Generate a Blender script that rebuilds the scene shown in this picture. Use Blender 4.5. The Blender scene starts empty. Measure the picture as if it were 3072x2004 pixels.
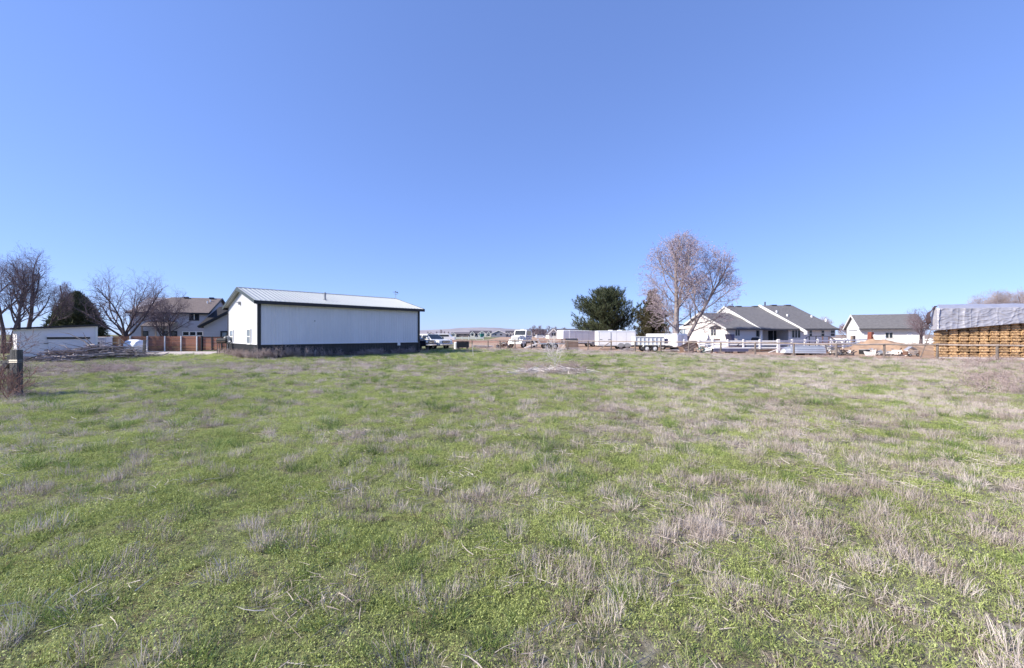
import bpy, bmesh, math, random
import numpy as np
from mathutils import Vector, Matrix, noise
R = math.radians
scene = bpy.context.scene
C = scene.collection

# ------------------------------------------------------------------ camera, sky, sun, exposure
F, HZ, CX, H = 1195.0, 1004.0, 1536.0, 1.7          # focal length in photo pixels, horizon row, centre column, eye height
cd = bpy.data.cameras.new('camera'); cd.lens = 14.0; cd.sensor_width = 36.0
cd.shift_y = 2.0 / 3072; cd.clip_start = 0.05; cd.clip_end = 12000
cam = bpy.data.objects.new('camera', cd); C.objects.link(cam)
cam.location = (0, 0, H); cam.rotation_euler = (R(90), 0, 0); scene.camera = cam

SUN_AZ = Vector((-0.95, -0.31, 0)).normalized(); SUN_EL = R(35)
world = bpy.data.worlds.new('World'); scene.world = world; world.use_nodes = True
wn = world.node_tree; wn.nodes.clear()
sky = wn.nodes.new('ShaderNodeTexSky'); sky.sky_type = 'NISHITA'; sky.sun_disc = False
sky.sun_elevation = SUN_EL; sky.sun_rotation = math.atan2(SUN_AZ.x, SUN_AZ.y)
sky.altitude = 800; sky.air_density = 1.0; sky.dust_density = 0.3; sky.ozone_density = 2.5
bg = wn.nodes.new('ShaderNodeBackground'); bg.inputs['Strength'].default_value = 0.15
gm_ = wn.nodes.new('ShaderNodeGamma'); gm_.inputs['Gamma'].default_value = 0.57      # the photo's soft, deep blue sky, the same all round
ti_ = wn.nodes.new('ShaderNodeMix'); ti_.data_type = 'RGBA'; ti_.blend_type = 'MULTIPLY'; ti_.inputs[0].default_value = 1.0
ti_.inputs[7].default_value = (0.86, 1.11, 1.90, 1)
wo = wn.nodes.new('ShaderNodeOutputWorld')
wn.links.new(sky.outputs[0], gm_.inputs[0]); wn.links.new(gm_.outputs[0], ti_.inputs[6]); wn.links.new(ti_.outputs[2], bg.inputs[0]); wn.links.new(bg.outputs[0], wo.inputs[0])
sd = bpy.data.lights.new('sun', 'SUN'); sd.energy = 5.0; sd.angle = R(0.53); sd.color = (1.0, 0.93, 0.80)
sun = bpy.data.objects.new('sun', sd); C.objects.link(sun); sun.location = (-40, -10, 40)
tos = Vector((SUN_AZ.x*math.cos(SUN_EL), SUN_AZ.y*math.cos(SUN_EL), math.sin(SUN_EL)))
sun.rotation_euler = (-tos).to_track_quat('-Z', 'Y').to_euler()
vs = scene.view_settings; vs.view_transform = 'Standard'; vs.look = 'None'; vs.gamma = 1; vs.use_curve_mapping = False
vs.exposure = 0.65

# ------------------------------------------------------------------ measuring the place
def PX(px, Y): return (px - CX) / F * Y
def PZ(py, Y): return H - (py - HZ) * Y / F
def G(px, py):
    Y = H * F / (py - HZ); return Vector((PX(px, Y), Y, 0))
def along(P, u, px):                                 # where the wall line P + u t is crossed by the sight line of column px
    k = (px - CX) / F
    return (k*P.y - P.x) / (u.x - k*u.y)
def sstep(a, b, x):
    t = min(1, max(0, (x - a) / (b - a))); return t*t*(3 - 2*t)

# ------------------------------------------------------------------ materials
M = {}
def mat(name, col, rough=0.8, var=0.12, scale=6.0, bump=0.0, bscale=None, metal=0.0, col2=None, stretch=None, rnd=0.0, spec=0.5):
    m = bpy.data.materials.new(name); m.use_nodes = True
    nt = m.node_tree; b = nt.nodes['Principled BSDF']
    b.inputs['Roughness'].default_value = rough; b.inputs['Metallic'].default_value = metal
    b.inputs['Specular IOR Level'].default_value = spec
    tc = nt.nodes.new('ShaderNodeTexCoord'); src = tc.outputs['Object']
    if stretch:
        mp = nt.nodes.new('ShaderNodeMapping'); mp.inputs['Scale'].default_value = stretch
        nt.links.new(src, mp.inputs['Vector']); src = mp.outputs[0]
    n = nt.nodes.new('ShaderNodeTexNoise'); n.inputs['Scale'].default_value = scale
    n.inputs['Detail'].default_value = 5; n.inputs['Roughness'].default_value = 0.65
    nt.links.new(src, n.inputs['Vector'])
    cr = nt.nodes.new('ShaderNodeValToRGB')
    c2 = col2 if col2 else tuple(c*(1+var) for c in col)
    c1 = tuple(c*(1-var) for c in col)
    cr.color_ramp.elements[0].position = 0.32; cr.color_ramp.elements[1].position = 0.68
    cr.color_ramp.elements[0].color = (*c1, 1); cr.color_ramp.elements[1].color = (*c2, 1)
    nt.links.new(n.outputs['Fac'], cr.inputs['Fac'])
    out = cr.outputs['Color']
    if rnd:
        oi = nt.nodes.new('ShaderNodeObjectInfo'); mr = nt.nodes.new('ShaderNodeMapRange')
        mr.inputs['To Min'].default_value = 1 - rnd; mr.inputs['To Max'].default_value = 1 + rnd
        nt.links.new(oi.outputs['Random'], mr.inputs['Value'])
        hs = nt.nodes.new('ShaderNodeHueSaturation')
        nt.links.new(mr.outputs[0], hs.inputs['Value']); nt.links.new(out, hs.inputs['Color']); out = hs.outputs[0]
    nt.links.new(out, b.inputs['Base Color'])
    if bump:
        n2 = nt.nodes.new('ShaderNodeTexNoise'); n2.inputs['Scale'].default_value = bscale or scale*5; n2.inputs['Detail'].default_value = 6
        nt.links.new(src, n2.inputs['Vector'])
        bp = nt.nodes.new('ShaderNodeBump'); bp.inputs['Strength'].default_value = bump; bp.inputs['Distance'].default_value = 0.05
        nt.links.new(n2.outputs['Fac'], bp.inputs['Height']); nt.links.new(bp.outputs[0], b.inputs['Normal'])
    M[name] = m; return m

def leafmat(name, cols, rough=0.7, trans=0.25, rnd=0.25, wscale=0.35):
    # blade / leaf material: colour differs plant by plant and over the field
    m = bpy.data.materials.new(name); m.use_nodes = True
    nt = m.node_tree; b = nt.nodes['Principled BSDF']; b.inputs['Roughness'].default_value = rough
    b.inputs['Specular IOR Level'].default_value = 0.3
    oi = nt.nodes.new('ShaderNodeObjectInfo'); ge = nt.nodes.new('ShaderNodeNewGeometry')
    n = nt.nodes.new('ShaderNodeTexNoise'); n.inputs['Scale'].default_value = wscale; n.inputs['Detail'].default_value = 4
    nt.links.new(ge.outputs['Position'], n.inputs['Vector'])
    mx = nt.nodes.new('ShaderNodeMath'); mx.operation = 'MULTIPLY_ADD'; mx.inputs[1].default_value = 0.55
    ri = nt.nodes.new('ShaderNodeMath'); ri.operation = 'ADD'
    nt.links.new(ge.outputs['Random Per Island'], ri.inputs[0]); nt.links.new(oi.outputs['Random'], ri.inputs[1])
    m2 = nt.nodes.new('ShaderNodeMath'); m2.operation = 'MULTIPLY'; m2.inputs[1].default_value = 0.5
    nt.links.new(ri.outputs[0], m2.inputs[0])
    nt.links.new(m2.outputs[0], mx.inputs[0])
    m3 = nt.nodes.new('ShaderNodeMath'); m3.operation = 'MULTIPLY'; m3.inputs[1].default_value = 0.5
    nt.links.new(n.outputs['Fac'], m3.inputs[0]); nt.links.new(m3.outputs[0], mx.inputs[2])
    cr = nt.nodes.new('ShaderNodeValToRGB'); e = cr.color_ramp.elements
    e[0].position = 0.15; e[0].color = (*cols[0], 1); e[1].position = 0.85; e[1].color = (*cols[-1], 1)
    for i, c in enumerate(cols[1:-1]):
        x = e.new(0.15 + 0.7*(i+1)/(len(cols)-1)); x.color = (*c, 1)
    nt.links.new(mx.outputs[0], cr.inputs['Fac']); nt.links.new(cr.outputs[0], b.inputs['Base Color'])
    if trans:
        tr = nt.nodes.new('ShaderNodeBsdfTranslucent'); ms = nt.nodes.new('ShaderNodeMixShader'); ms.inputs[0].default_value = trans
        nt.links.new(cr.outputs[0], tr.inputs[0]); nt.links.new(b.outputs[0], ms.inputs[1]); nt.links.new(tr.outputs[0], ms.inputs[2])
        nt.links.new(ms.outputs[0], nt.nodes['Material Output'].inputs['Surface'])
    M[name] = m; return m

mat('white_metal', (0.68, 0.68, 0.71), 0.45, 0.05, 1.2, metal=0.0, stretch=(1, 1, .25))
mat('dark_trim', (0.012, 0.013, 0.018), 0.5, 0.2, 3)
mat('wainscot_metal', (0.022, 0.023, 0.027), 0.5, 0.25, 1.5)
mat('roof_metal', (0.40, 0.42, 0.42), 0.5, 0.08, 0.8, metal=0.25)
mat('rake_trim', (0.05, 0.065, 0.065), 0.5, 0.15, 2)
mat('soffit', (0.45, 0.45, 0.47), 0.7)
mat('white_paint', (0.74, 0.73, 0.71), 0.6, 0.05, 1.5, bump=0.1)
mat('cream_siding', (0.74, 0.70, 0.68), 0.7, 0.05, 1.0, bump=0.15, stretch=(.3, .3, 6))
mat('grey_siding', (0.44, 0.42, 0.47), 0.75, 0.06, 1.0, bump=0.2, stretch=(.3, .3, 6))
mat('shed_white', (0.72, 0.69, 0.72), 0.75, 0.06, 0.8, bump=0.15)
mat('brown_shingle', (0.17, 0.135, 0.125), 0.9, 0.25, 3.0, bump=0.5, bscale=14, stretch=(1, 3, 3))
mat('grey_shingle', (0.145, 0.138, 0.142), 0.9, 0.3, 3.0, bump=0.5, bscale=14, stretch=(1, 3, 3))
mat('dark_shingle', (0.035, 0.033, 0.037), 0.9, 0.3, 4, bump=0.4)
mat('glass', (0.03, 0.036, 0.045), 0.06, 0.3, 0.6)
mat('pale_glass', (0.22, 0.26, 0.30), 0.08, 0.3, 0.8)
mat('vinyl', (0.80, 0.79, 0.78), 0.45, 0.04, 2)
mat('fence_stain', (0.23, 0.088, 0.048), 0.7, 0.3, 2.2, bump=0.2, stretch=(.4, 1, 8), rnd=0.25)
mat('steel_post', (0.62, 0.62, 0.63), 0.4, 0.08, 3, metal=0.3)
mat('old_wood', (0.19, 0.155, 0.135), 0.9, 0.35, 5, bump=0.5, stretch=(1, 1, .2), rnd=0.15)
mat('rail_wood', (0.33, 0.27, 0.235), 0.9, 0.3, 4, bump=0.4, rnd=0.15)
mat('tie_wood', (0.07, 0.075, 0.072), 0.9, 0.5, 9, bump=0.9, stretch=(2.5, 2.5, .2), col2=(0.19, 0.18, 0.18))
mat('wire', (0.35, 0.33, 0.31), 0.5, metal=0.6)
mat('bark_grey', (0.10, 0.075, 0.08), 0.9, 0.3, 6, bump=0.3)
mat('bark_pale', (0.25, 0.21, 0.205), 0.9, 0.35, 5, bump=0.3)
mat('twig_purple', (0.19, 0.14, 0.16), 0.85, 0.25, 2)
mat('twig_pink', (0.38, 0.32, 0.32), 0.85, 0.25, 2)
mat('bud_red', (0.38, 0.29, 0.33), 0.8, 0.3, 3)
mat('twig_red', (0.22, 0.12, 0.10), 0.9, 0.3, 2)
mat('brush_wood', (0.27, 0.23, 0.225), 0.9, 0.4, 3, bump=0.3, rnd=0.75)
mat('bleached_wood', (0.62, 0.57, 0.54), 0.85, 0.2, 4, rnd=0.3)
leafmat('pine_needle', [(0.018, 0.03, 0.018), (0.05, 0.068, 0.034), (0.125, 0.135, 0.065)], 0.6, 0.1)
leafmat('brown_needle', [(0.04, 0.045, 0.022), (0.12, 0.105, 0.055), (0.23, 0.17, 0.10)], 0.7, 0.1)
leafmat('juniper_leaf', [(0.035, 0.05, 0.03), (0.11, 0.125, 0.07), (0.22, 0.215, 0.14)], 0.8, 0.05)
leafmat('mat_leaf', [(0.135, 0.17, 0.055), (0.30, 0.35, 0.11), (0.45, 0.51, 0.175), (0.60, 0.62, 0.28)], 0.65, 0.3)
leafmat('grass_blade', [(0.05, 0.085, 0.03), (0.12, 0.18, 0.05), (0.24, 0.33, 0.10), (0.46, 0.47, 0.24)], 0.55, 0.3)
leafmat('straw_stem', [(0.13, 0.10, 0.08), (0.37, 0.305, 0.265), (0.60, 0.52, 0.47), (0.82, 0.74, 0.68)], 0.75, 0.15)
leafmat('weed_stem', [(0.22, 0.16, 0.145), (0.40, 0.31, 0.285), (0.60, 0.50, 0.47)], 0.8, 0.05)
mat('tyre', (0.012, 0.012, 0.013), 0.85, 0.3, 8)
mat('rim', (0.55, 0.55, 0.56), 0.35, 0.1, 4, metal=0.6)
mat('car_white', (0.80, 0.80, 0.80), 0.25, 0.03, 1)
mat('car_dark', (0.012, 0.014, 0.028), 0.2, 0.2, 1)
mat('chrome', (0.62, 0.63, 0.65), 0.18, 0.05, 3, metal=0.9)
mat('black_plastic', (0.015, 0.015, 0.016), 0.55, 0.3, 4)
mat('lamp_glass', (0.75, 0.76, 0.78), 0.12, 0.05, 5)
mat('truck_white', (0.74, 0.75, 0.73), 0.35, 0.06, 1.5)
mat('truck_blue', (0.12, 0.15, 0.32), 0.4, 0.1, 2)
mat('trailer_white', (0.79, 0.79, 0.80), 0.35, 0.05, 1.0)
mat('trailer_trim', (0.70, 0.70, 0.71), 0.3, 0.06, 2, metal=0.5)
mat('rusty_steel', (0.16, 0.085, 0.06), 0.85, 0.5, 5, bump=0.3)
mat('tan_wood', (0.36, 0.26, 0.20), 0.85, 0.25, 4, bump=0.3, rnd=0.3)
mat('plywood_brown', (0.20, 0.135, 0.105), 0.85, 0.25, 2, bump=0.2)
mat('tarp_silver', (0.40, 0.39, 0.43), 0.42, 0.10, 2.2, metal=0.2)
mat('tarp_white', (0.76, 0.76, 0.79), 0.5, 0.08, 3)
mat('tarp_dark', (0.05, 0.03, 0.035), 0.6, 0.3, 3)
mat('hay', (0.42, 0.25, 0.12), 0.9, 0.5, 9, bump=1.0, bscale=40, col2=(0.68, 0.44, 0.23), rnd=0.32)
mat('twine', (0.62, 0.45, 0.25), 0.8)
mat('dirt', (0.37, 0.245, 0.165), 0.95, 0.25, 1.3, bump=0.7, bscale=6)
mat('red_dirt', (0.30, 0.165, 0.115), 0.95, 0.3, 0.6, bump=0.6, bscale=3)
mat('gravel', (0.52, 0.45, 0.42), 0.95, 0.2, 5, bump=0.6, bscale=30)
mat('concrete', (0.60, 0.57, 0.55), 0.85, 0.12, 3, bump=0.2)
mat('aluminium', (0.60, 0.61, 0.62), 0.38, 0.08, 2, metal=0.5)
mat('dark_grey', (0.06, 0.06, 0.07), 0.6, 0.25, 3)
mat('mid_grey', (0.28, 0.29, 0.31), 0.6, 0.15, 3)
mat('tub_blue', (0.10, 0.10, 0.17), 0.6, 0.15, 3)
mat('red_paint', (0.20, 0.06, 0.038), 0.6, 0.3, 4)
mat('green_paint', (0.02, 0.16, 0.13), 0.5, 0.15, 3)
mat('far_roof_red', (0.30, 0.10, 0.09), 0.9, 0.2, 1)
mat('far_wall_grey', (0.24, 0.25, 0.30), 0.8, 0.1, 0.5)
mat('far_wall_brown', (0.23, 0.19, 0.19), 0.8, 0.1, 0.5)
mat('far_wall_cream', (0.62, 0.60, 0.54), 0.8, 0.1, 0.5)
mat('far_wall_white', (0.74, 0.72, 0.70), 0.8, 0.06, 0.5)
mat('far_roof', (0.075, 0.068, 0.085), 0.9, 0.2, 0.5)
mat('hazed_hill', (0.27, 0.245, 0.29), 1.0, 0.12, 0.006, col2=(0.33, 0.30, 0.31), stretch=(1, 1, 1))  # distant haze is put into this pale violet hill colour

# ------------------------------------------------------------------ object helpers
def tag(o, label=None, cat=None, group=None, kind=None):
    if label: o['label'] = label
    if cat: o['category'] = cat
    if group: o['group'] = group
    if kind: o['kind'] = kind
    return o
def thing(name, label, cat, loc=(0, 0, 0), rotz=0.0, group=None, tilt=None):
    o = bpy.data.objects.new(name, None); C.objects.link(o); o.empty_display_size = 0.2
    o.location = loc; o.rotation_euler = (tilt[0], tilt[1], rotz) if tilt else (0, 0, rotz)
    return tag(o, label, cat, group)
def link(name, me, parent=None, loc=None, rot=None, scale=None):
    o = bpy.data.objects.new(name, me); C.objects.link(o)
    if parent: o.parent = parent
    if loc is not None: o.location = loc
    if rot is not None: o.rotation_euler = rot
    if scale is not None: o.scale = scale
    return o
def copy_tree(o, parent=None):
    c = o.copy(); C.objects.link(c)
    if parent: c.parent = parent
    for ch in list(o.children): copy_tree(ch, c)
    return c

class MB:
    def __init__(s): s.v = []; s.f = []; s.m = []; s.mi = 0
    def add(s, vs, fs):
        n = len(s.v); s.v += [tuple(v) for v in vs]; s.f += [tuple(i+n for i in f) for f in fs]; s.m += [s.mi]*len(fs); return s
    def box(s, x0, y0, z0, x1, y1, z1):
        if x0 > x1: x0, x1 = x1, x0
        if y0 > y1: y0, y1 = y1, y0
        if z0 > z1: z0, z1 = z1, z0
        return s.add([(x0,y0,z0),(x1,y0,z0),(x1,y1,z0),(x0,y1,z0),(x0,y0,z1),(x1,y0,z1),(x1,y1,z1),(x0,y1,z1)],
              [(0,3,2,1),(4,5,6,7),(0,1,5,4),(1,2,6,5),(2,3,7,6),(3,0,4,7)])
    def obox(s, o, a, b, c, lo, hi):                 # box in a basis a, b, c about o
        o, a, b, c = Vector(o), Vector(a), Vector(b), Vector(c)
        P = [(lo[0],lo[1],lo[2]),(hi[0],lo[1],lo[2]),(hi[0],hi[1],lo[2]),(lo[0],hi[1],lo[2]),
             (lo[0],lo[1],hi[2]),(hi[0],lo[1],hi[2]),(hi[0],hi[1],hi[2]),(lo[0],hi[1],hi[2])]
        fs = [(0,3,2,1),(4,5,6,7),(0,1,5,4),(1,2,6,5),(2,3,7,6),(3,0,4,7)]
        if a.cross(b).dot(c) < 0: fs = [f[::-1] for f in fs]
        return s.add([o + a*p[0] + b*p[1] + c*p[2] for p in P], fs)
    def beam(s, p, q, w, h, up=(0, 0, 1)):           # rectangular bar from p to q
        p, q = Vector(p), Vector(q); d = q - p; L = d.length; d.normalize(); up = Vector(up)
        if abs(d.dot(up)) > .98: up = Vector((0, 1, 0))
        sd_ = d.cross(up).normalized(); up = sd_.cross(d).normalized()
        return s.obox(p, d, sd_, up, (0, -w/2, -h/2), (L, w/2, h/2))
    def tube(s, pts, rad, n=6, cap=True):
        pts = [Vector(p) for p in pts]
        if not hasattr(rad, '__len__'): rad = [rad]*len(pts)
        base = len(s.v); k = len(pts)
        d0 = (pts[1]-pts[0]).normalized(); ref = Vector((0,0,1)) if abs(d0.z) < .9 else Vector((1,0,0))
        for i, p in enumerate(pts):
            d = (pts[min(i+1,k-1)] - pts[max(i-1,0)])
            if d.length < 1e-9: d = d0
            d.normalize(); a = d.cross(ref)
            if a.length < 1e-4: a = d.cross(Vector((0.3,1,0.2)))
            a.normalize(); b = d.cross(a)
            for j in range(n):
                t = 2*math.pi*j/n; q = p + (a*math.cos(t) + b*math.sin(t))*rad[i]
                s.v.append((q.x, q.y, q.z))
        for i in range(k-1):
            for j in range(n):
                s.f.append((base+i*n+j, base+i*n+(j+1)%n, base+(i+1)*n+(j+1)%n, base+(i+1)*n+j)); s.m.append(s.mi)
        if cap and n > 3:
            s.f.append(tuple(base+j for j in range(n))[::-1]); s.m.append(s.mi)
            s.f.append(tuple(base+(k-1)*n+j for j in range(n))); s.m.append(s.mi)
        return s
    def extrude(s, poly, axis_a, axis_b, axis_n, o, depth):   # polygon (a, b) extruded along n
        o, a, b, n = Vector(o), Vector(axis_a), Vector(axis_b), Vector(axis_n); k = len(poly)
        vs = [o + a*p[0] + b*p[1] for p in poly] + [o + a*p[0] + b*p[1] + n*depth for p in poly]
        fs = [tuple(range(k))[::-1], tuple(range(k, 2*k))] + [(i, (i+1) % k, k+(i+1) % k, k+i) for i in range(k)]
        return s.add(vs, fs)
    def slab(s, quad, th, down=True):
        q = [Vector(p) for p in quad]; n = (q[1]-q[0]).cross(q[2]-q[0]).normalized()
        if n.z < 0: n = -n
        b = [p - n*th for p in q]; k = len(q)
        return s.add(q + b, [tuple(range(k)), tuple(range(k, 2*k))[::-1]] + [(i, k+i, k+(i+1) % k, (i+1) % k) for i in range(k)])
    def mesh(s, name, mats, smooth=False, bevel=0.0, seg=2):
        me = bpy.data.meshes.new(name); me.from_pydata(s.v, [], s.f)
        if not isinstance(mats, (list, tuple)): mats = [mats]
        for m in mats: me.materials.append(M[m] if isinstance(m, str) else m)
        if len(mats) > 1: me.polygons.foreach_set('material_index', s.m)
        bm = bmesh.new(); bm.from_mesh(me)
        if len(s.f) < 60000: bmesh.ops.recalc_face_normals(bm, faces=bm.faces)
        if bevel:
            es = [e for e in bm.edges if len(e.link_faces) == 2 and e.calc_face_angle(0) > 0.4]
            bmesh.ops.bevel(bm, geom=es, offset=bevel, segments=seg, affect='EDGES', profile=0.6)
        bm.to_mesh(me); bm.free()
        if smooth: me.polygons.foreach_set('use_smooth', [True]*len(me.polygons))
        me.update(); return me
    def build(s, name, mats, parent=None, smooth=False, bevel=0.0, seg=2, loc=None, rot=None):
        return link(name, s.mesh(name, mats, smooth, bevel, seg), parent, loc, rot)

def window(par, o, a, n, w, h, frame='white_paint', pane='glass', fw=0.07, cols=1, rows=1, proud=0.05, name='window'):
    a, n = Vector(a), Vector(n); up = Vector((0, 0, 1)); b = MB()
    b.obox(o, a, n, up, (-fw, -.03, -fw), (0, proud, h+fw)); b.obox(o, a, n, up, (w, -.03, -fw), (w+fw, proud, h+fw))
    b.obox(o, a, n, up, (0, -.03, h), (w, proud, h+fw)); b.obox(o, a, n, up, (0, -.03, -fw), (w, proud+.02, 0))
    f = b.build(name, frame, par)
    b = MB(); b.obox(o, a, n, up, (0, -.02, 0), (w, .012, h)); b.build('pane', pane, f)
    if cols > 1 or rows > 1:
        b = MB(); t = fw*.7
        for i in range(1, cols): b.obox(o, a, n, up, (w*i/cols - t/2, .0125, 0), (w*i/cols + t/2, proud-.008, h))
        for i in range(1, rows): b.obox(o, a, n, up, (0, .0125, h*i/rows - t/2), (w, proud-.01, h*i/rows + t/2))
        b.build('sash_bar', 'white_paint', f)
    return f

# ------------------------------------------------------------------ ground
def nz(x, y, s=1.0, o=0.0): return noise.noise(Vector((x*s + o, y*s + 1.7*o, 3.1 + o)))
def fbm(x, y, s=1.0, o=0.0): return nz(x, y, s, o) + .5*nz(x, y, s*2.1, o+5) + .25*nz(x, y, s*4.3, o+9)
def gz(x, y):
    f = min(1, max(0, (26 - y)/8)) * min(1, max(0, (30 - abs(x))/6))
    return f*(0.05*nz(x, y, .35, 2) + 0.035*nz(x, y, .9, 7) + .02*nz(x, y, 2.2, 11))
FENCE = [(1344, 40.5), (1416, 42), (1464, 42.6), (1500, 43.2), (1545, 44), (1594, 44.6), (1646, 45.5), (1703, 46.6), (1764, 47.6), (1833, 49.3),
         (1905, 52), (1982, 53.8), (2066, 56), (2162, 58.8), (2266, 62), (2382, 66.2), (2510, 70.5), (2652, 72), (2812, 75), (2993, 80), (3220, 87)]
FP = [G(px, HZ + d) for px, d in FENCE]
def fence_y(x):
    for a, b in zip(FP[:-1], FP[1:]):
        if a.x <= x <= b.x: return a.y + (b.y-a.y)*(x-a.x)/(b.x-a.x)
    return 50.0 if x < 0 else FP[-1].y
def dryness(x, y):                                   # share of dead straw over the field, 0..1
    ang = x / max(y, 1.5)
    base = 0.37 + 0.23*sstep(-0.35, 0.8, ang) - .03*sstep(9, 3, y)
    row = fbm(x*.55 + y*.22, y*1.3 - x*.35, .8, 3)*.20 + fbm(x, y, 1.25, 13)*.34
    big = fbm(x, y, .13, 21)*.17
    d = base + row + big
    d += 0.6*sstep(-12, -4, y - fence_y(x))*sstep(-7, 1, x)           # dry verge before the rail fence
    d += .30*math.exp(-((x+9)**2/60 + (y-21)**2/14))     # dry belt before the shop
    d += .35*math.exp(-((x+22)**2/40 + (y-19)**2/18))    # dry belt before the brush pile
    d -= .5*math.exp(-((x+24)**2/30 + (y-28)**2/8))      # fresh grass by the drive
    return min(1, max(0, d))
xs = np.concatenate([np.array([-6000, -2500, -1000, -500, -250, -150, -100, -75]), np.arange(-60, 60.1, .45), np.array([75, 100, 150, 250, 500, 1000, 2500, 6000])])
ys = np.concatenate([np.array([-400, -100, -40, -15, -6]), np.arange(-3, 56, .45), np.array([60, 70, 85, 100, 130, 170, 230, 300, 450, 700, 1200, 2500, 6000])])
nxs, nys = len(xs), len(ys)
V = []; dry = []; soil = []
for y in ys:
    for x in xs:
        x_, y_ = float(x), float(y)
        V.append((x_, y_, gz(x_, y_))); dry.append(dryness(x_, y_))
        fy = fence_y(x_)
        s = sstep(-.6, .8, y_ - fy + .5*nz(x_, y_, .6)) if x_ > -8 else sstep(43, 47, y_)*sstep(-9, -6.5, x_)
        s *= 1 - .75*sstep(44, 52, y_)*sstep(22, 34, x_)    # lawn round the ranch house
        soil.append(s)
fs = [(j*nxs+i, j*nxs+i+1, (j+1)*nxs+i+1, (j+1)*nxs+i) for j in range(nys-1) for i in range(nxs-1)]
gm = bpy.data.meshes.new('ground'); gm.from_pydata(V, [], fs)
for nm, arr in (('dry', dry), ('soil', soil)):
    a = gm.attributes.new(nm, 'FLOAT', 'POINT'); a.data.foreach_set('value', arr)
gm.polygons.foreach_set('use_smooth', [True]*len(gm.polygons))
m = bpy.data.materials.new('field_ground'); m.use_nodes = True; nt = m.node_tree; bs = nt.nodes['Principled BSDF']
bs.inputs['Roughness'].default_value = 0.95; bs.inputs['Specular IOR Level'].default_value = 0.15
geo = nt.nodes.new('ShaderNodeNewGeometry')
def N(scale, detail=5, rough=.65, dist=0):
    n = nt.nodes.new('ShaderNodeTexNoise'); n.inputs['Scale'].default_value = scale; n.inputs['Detail'].default_value = detail
    n.inputs['Roughness'].default_value = rough; n.inputs['Distortion'].default_value = dist
    nt.links.new(geo.outputs['Position'], n.inputs['Vector']); return n.outputs['Fac']
def ramp(fac, stops):
    r = nt.nodes.new('ShaderNodeValToRGB'); e = r.color_ramp.elements
    e[0].position, e[1].position = stops[0][0], stops[-1][0]
    e[0].color = (*stops[0][1], 1); e[1].color = (*stops[-1][1], 1)
    for p, c in stops[1:-1]: x = e.new(p); x.color = (*c, 1)
    nt.links.new(fac, r.inputs['Fac']); return r.outputs['Color']
def mixc(f, a, b):
    x = nt.nodes.new('ShaderNodeMix'); x.data_type = 'RGBA'
    nt.links.new(f, x.inputs[0]); nt.links.new(a, x.inputs[6]); nt.links.new(b, x.inputs[7]); return x.outputs[2]
def attr(nm):
    a = nt.nodes.new('ShaderNodeAttribute'); a.attribute_name = nm; return a.outputs['Fac']
def math_(op, a, b, clamp=False):
    x = nt.nodes.new('ShaderNodeMath'); x.operation = op; x.use_clamp = clamp
    for i, v in enumerate((a, b)):
        if isinstance(v, (int, float)): x.inputs[i].default_value = v
        else: nt.links.new(v, x.inputs[i])
    return x.outputs[0]
green = ramp(N(9, 6, .7), [(.30, (.03, .03, .016)), (.48, (.13, .15, .05)), (.74, (.34, .39, .13))])
straw = ramp(N(14, 6, .75), [(.30, (.06, .047, .038)), (.5, (.25, .21, .185)), (.74, (.55, .49, .44))])
earth = ramp(N(1.7, 8, .7), [(.25, (.26, .165, .115)), (.5, (.42, .28, .20)), (.75, (.55, .41, .32))])
patch = math_('MULTIPLY', math_('SUBTRACT', N(3.2, 6, .7), .5), 1.3)
earth2 = ramp(N(2.3, 5, .7), [(.52, (0, 0, 0)), (.66, (1, 1, 1))])
fd = math_('MULTIPLY', math_('SUBTRACT', math_('ADD', attr('dry'), patch), .22), 1.5, True)
col = mixc(fd, green, straw)
col = mixc(math_('MULTIPLY', earth2, .45), col, ramp(N(20, 4, .7), [(.3, (.13, .075, .05)), (.7, (.30, .20, .14))]))
col = mixc(math_('ADD', attr('soil'), math_('MULTIPLY', math_('SUBTRACT', N(.9), .55), math_('MULTIPLY', attr('soil'), 1.2)), True), col, earth)
nt.links.new(col, bs.inputs['Base Color'])
bp = nt.nodes.new('ShaderNodeBump'); bp.inputs['Strength'].default_value = 0.9; bp.inputs['Distance'].default_value = 0.05
nt.links.new(N(11, 8, .75), bp.inputs['Height']); nt.links.new(bp.outputs[0], bs.inputs['Normal'])
gm.materials.append(m)
tag(link('ground', gm), 'rough green and straw coloured field running to the horizon', kind='structure')

def sheet(name, poly, m_, z, label):
    b = MB(); b.add([(p[0], p[1], z) for p in poly], [tuple(range(len(poly)))])
    return tag(b.build(name, m_), label, kind='structure')
sheet('gravel_drive', [G(436, 1071), G(560, 1070), G(676, 1068.5), G(676, 1057), (-29, 40.2, 0), (-41.0, 40.4, 0), G(420, 1060)], 'gravel', .006,
      'pale gravel drive between slat fence and grass')

# hills on the horizon
b = MB(); hx = np.linspace(-2600, 900, 120); Yh = 2800.0
prof = []
for x in hx:
    px = CX + x/Yh*F
    t = 15.5*math.exp(-((px-1420)/150)**2) + 11*math.exp(-((px-1180)/260)**2) + 9*math.exp(-((px-1600)/140)**2) + 4*math.exp(-((px-800)/300)**2)
    prof.append(max(2, t + 1.0*nz(px, 3, .03) + .5*nz(px, 1, .11)))
ny_ = 8
for j in range(ny_):
    f = j/(ny_-1)
    for x, t in zip(hx, prof):
        b.v.append((float(x), Yh + 700*f, (H + t*(Yh+700)/F)*math.sin(f*math.pi/2)**.8 - 1))
n_ = len(hx)
b.f = [(j*n_+i, j*n_+i+1, (j+1)*n_+i+1, (j+1)*n_+i) for j in range(ny_-1) for i in range(n_-1)]; b.m = [0]*len(b.f)
tag(b.build('hills', 'hazed_hill', smooth=True), 'low hills tinted haze grey violet along the horizon', kind='structure')

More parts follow.
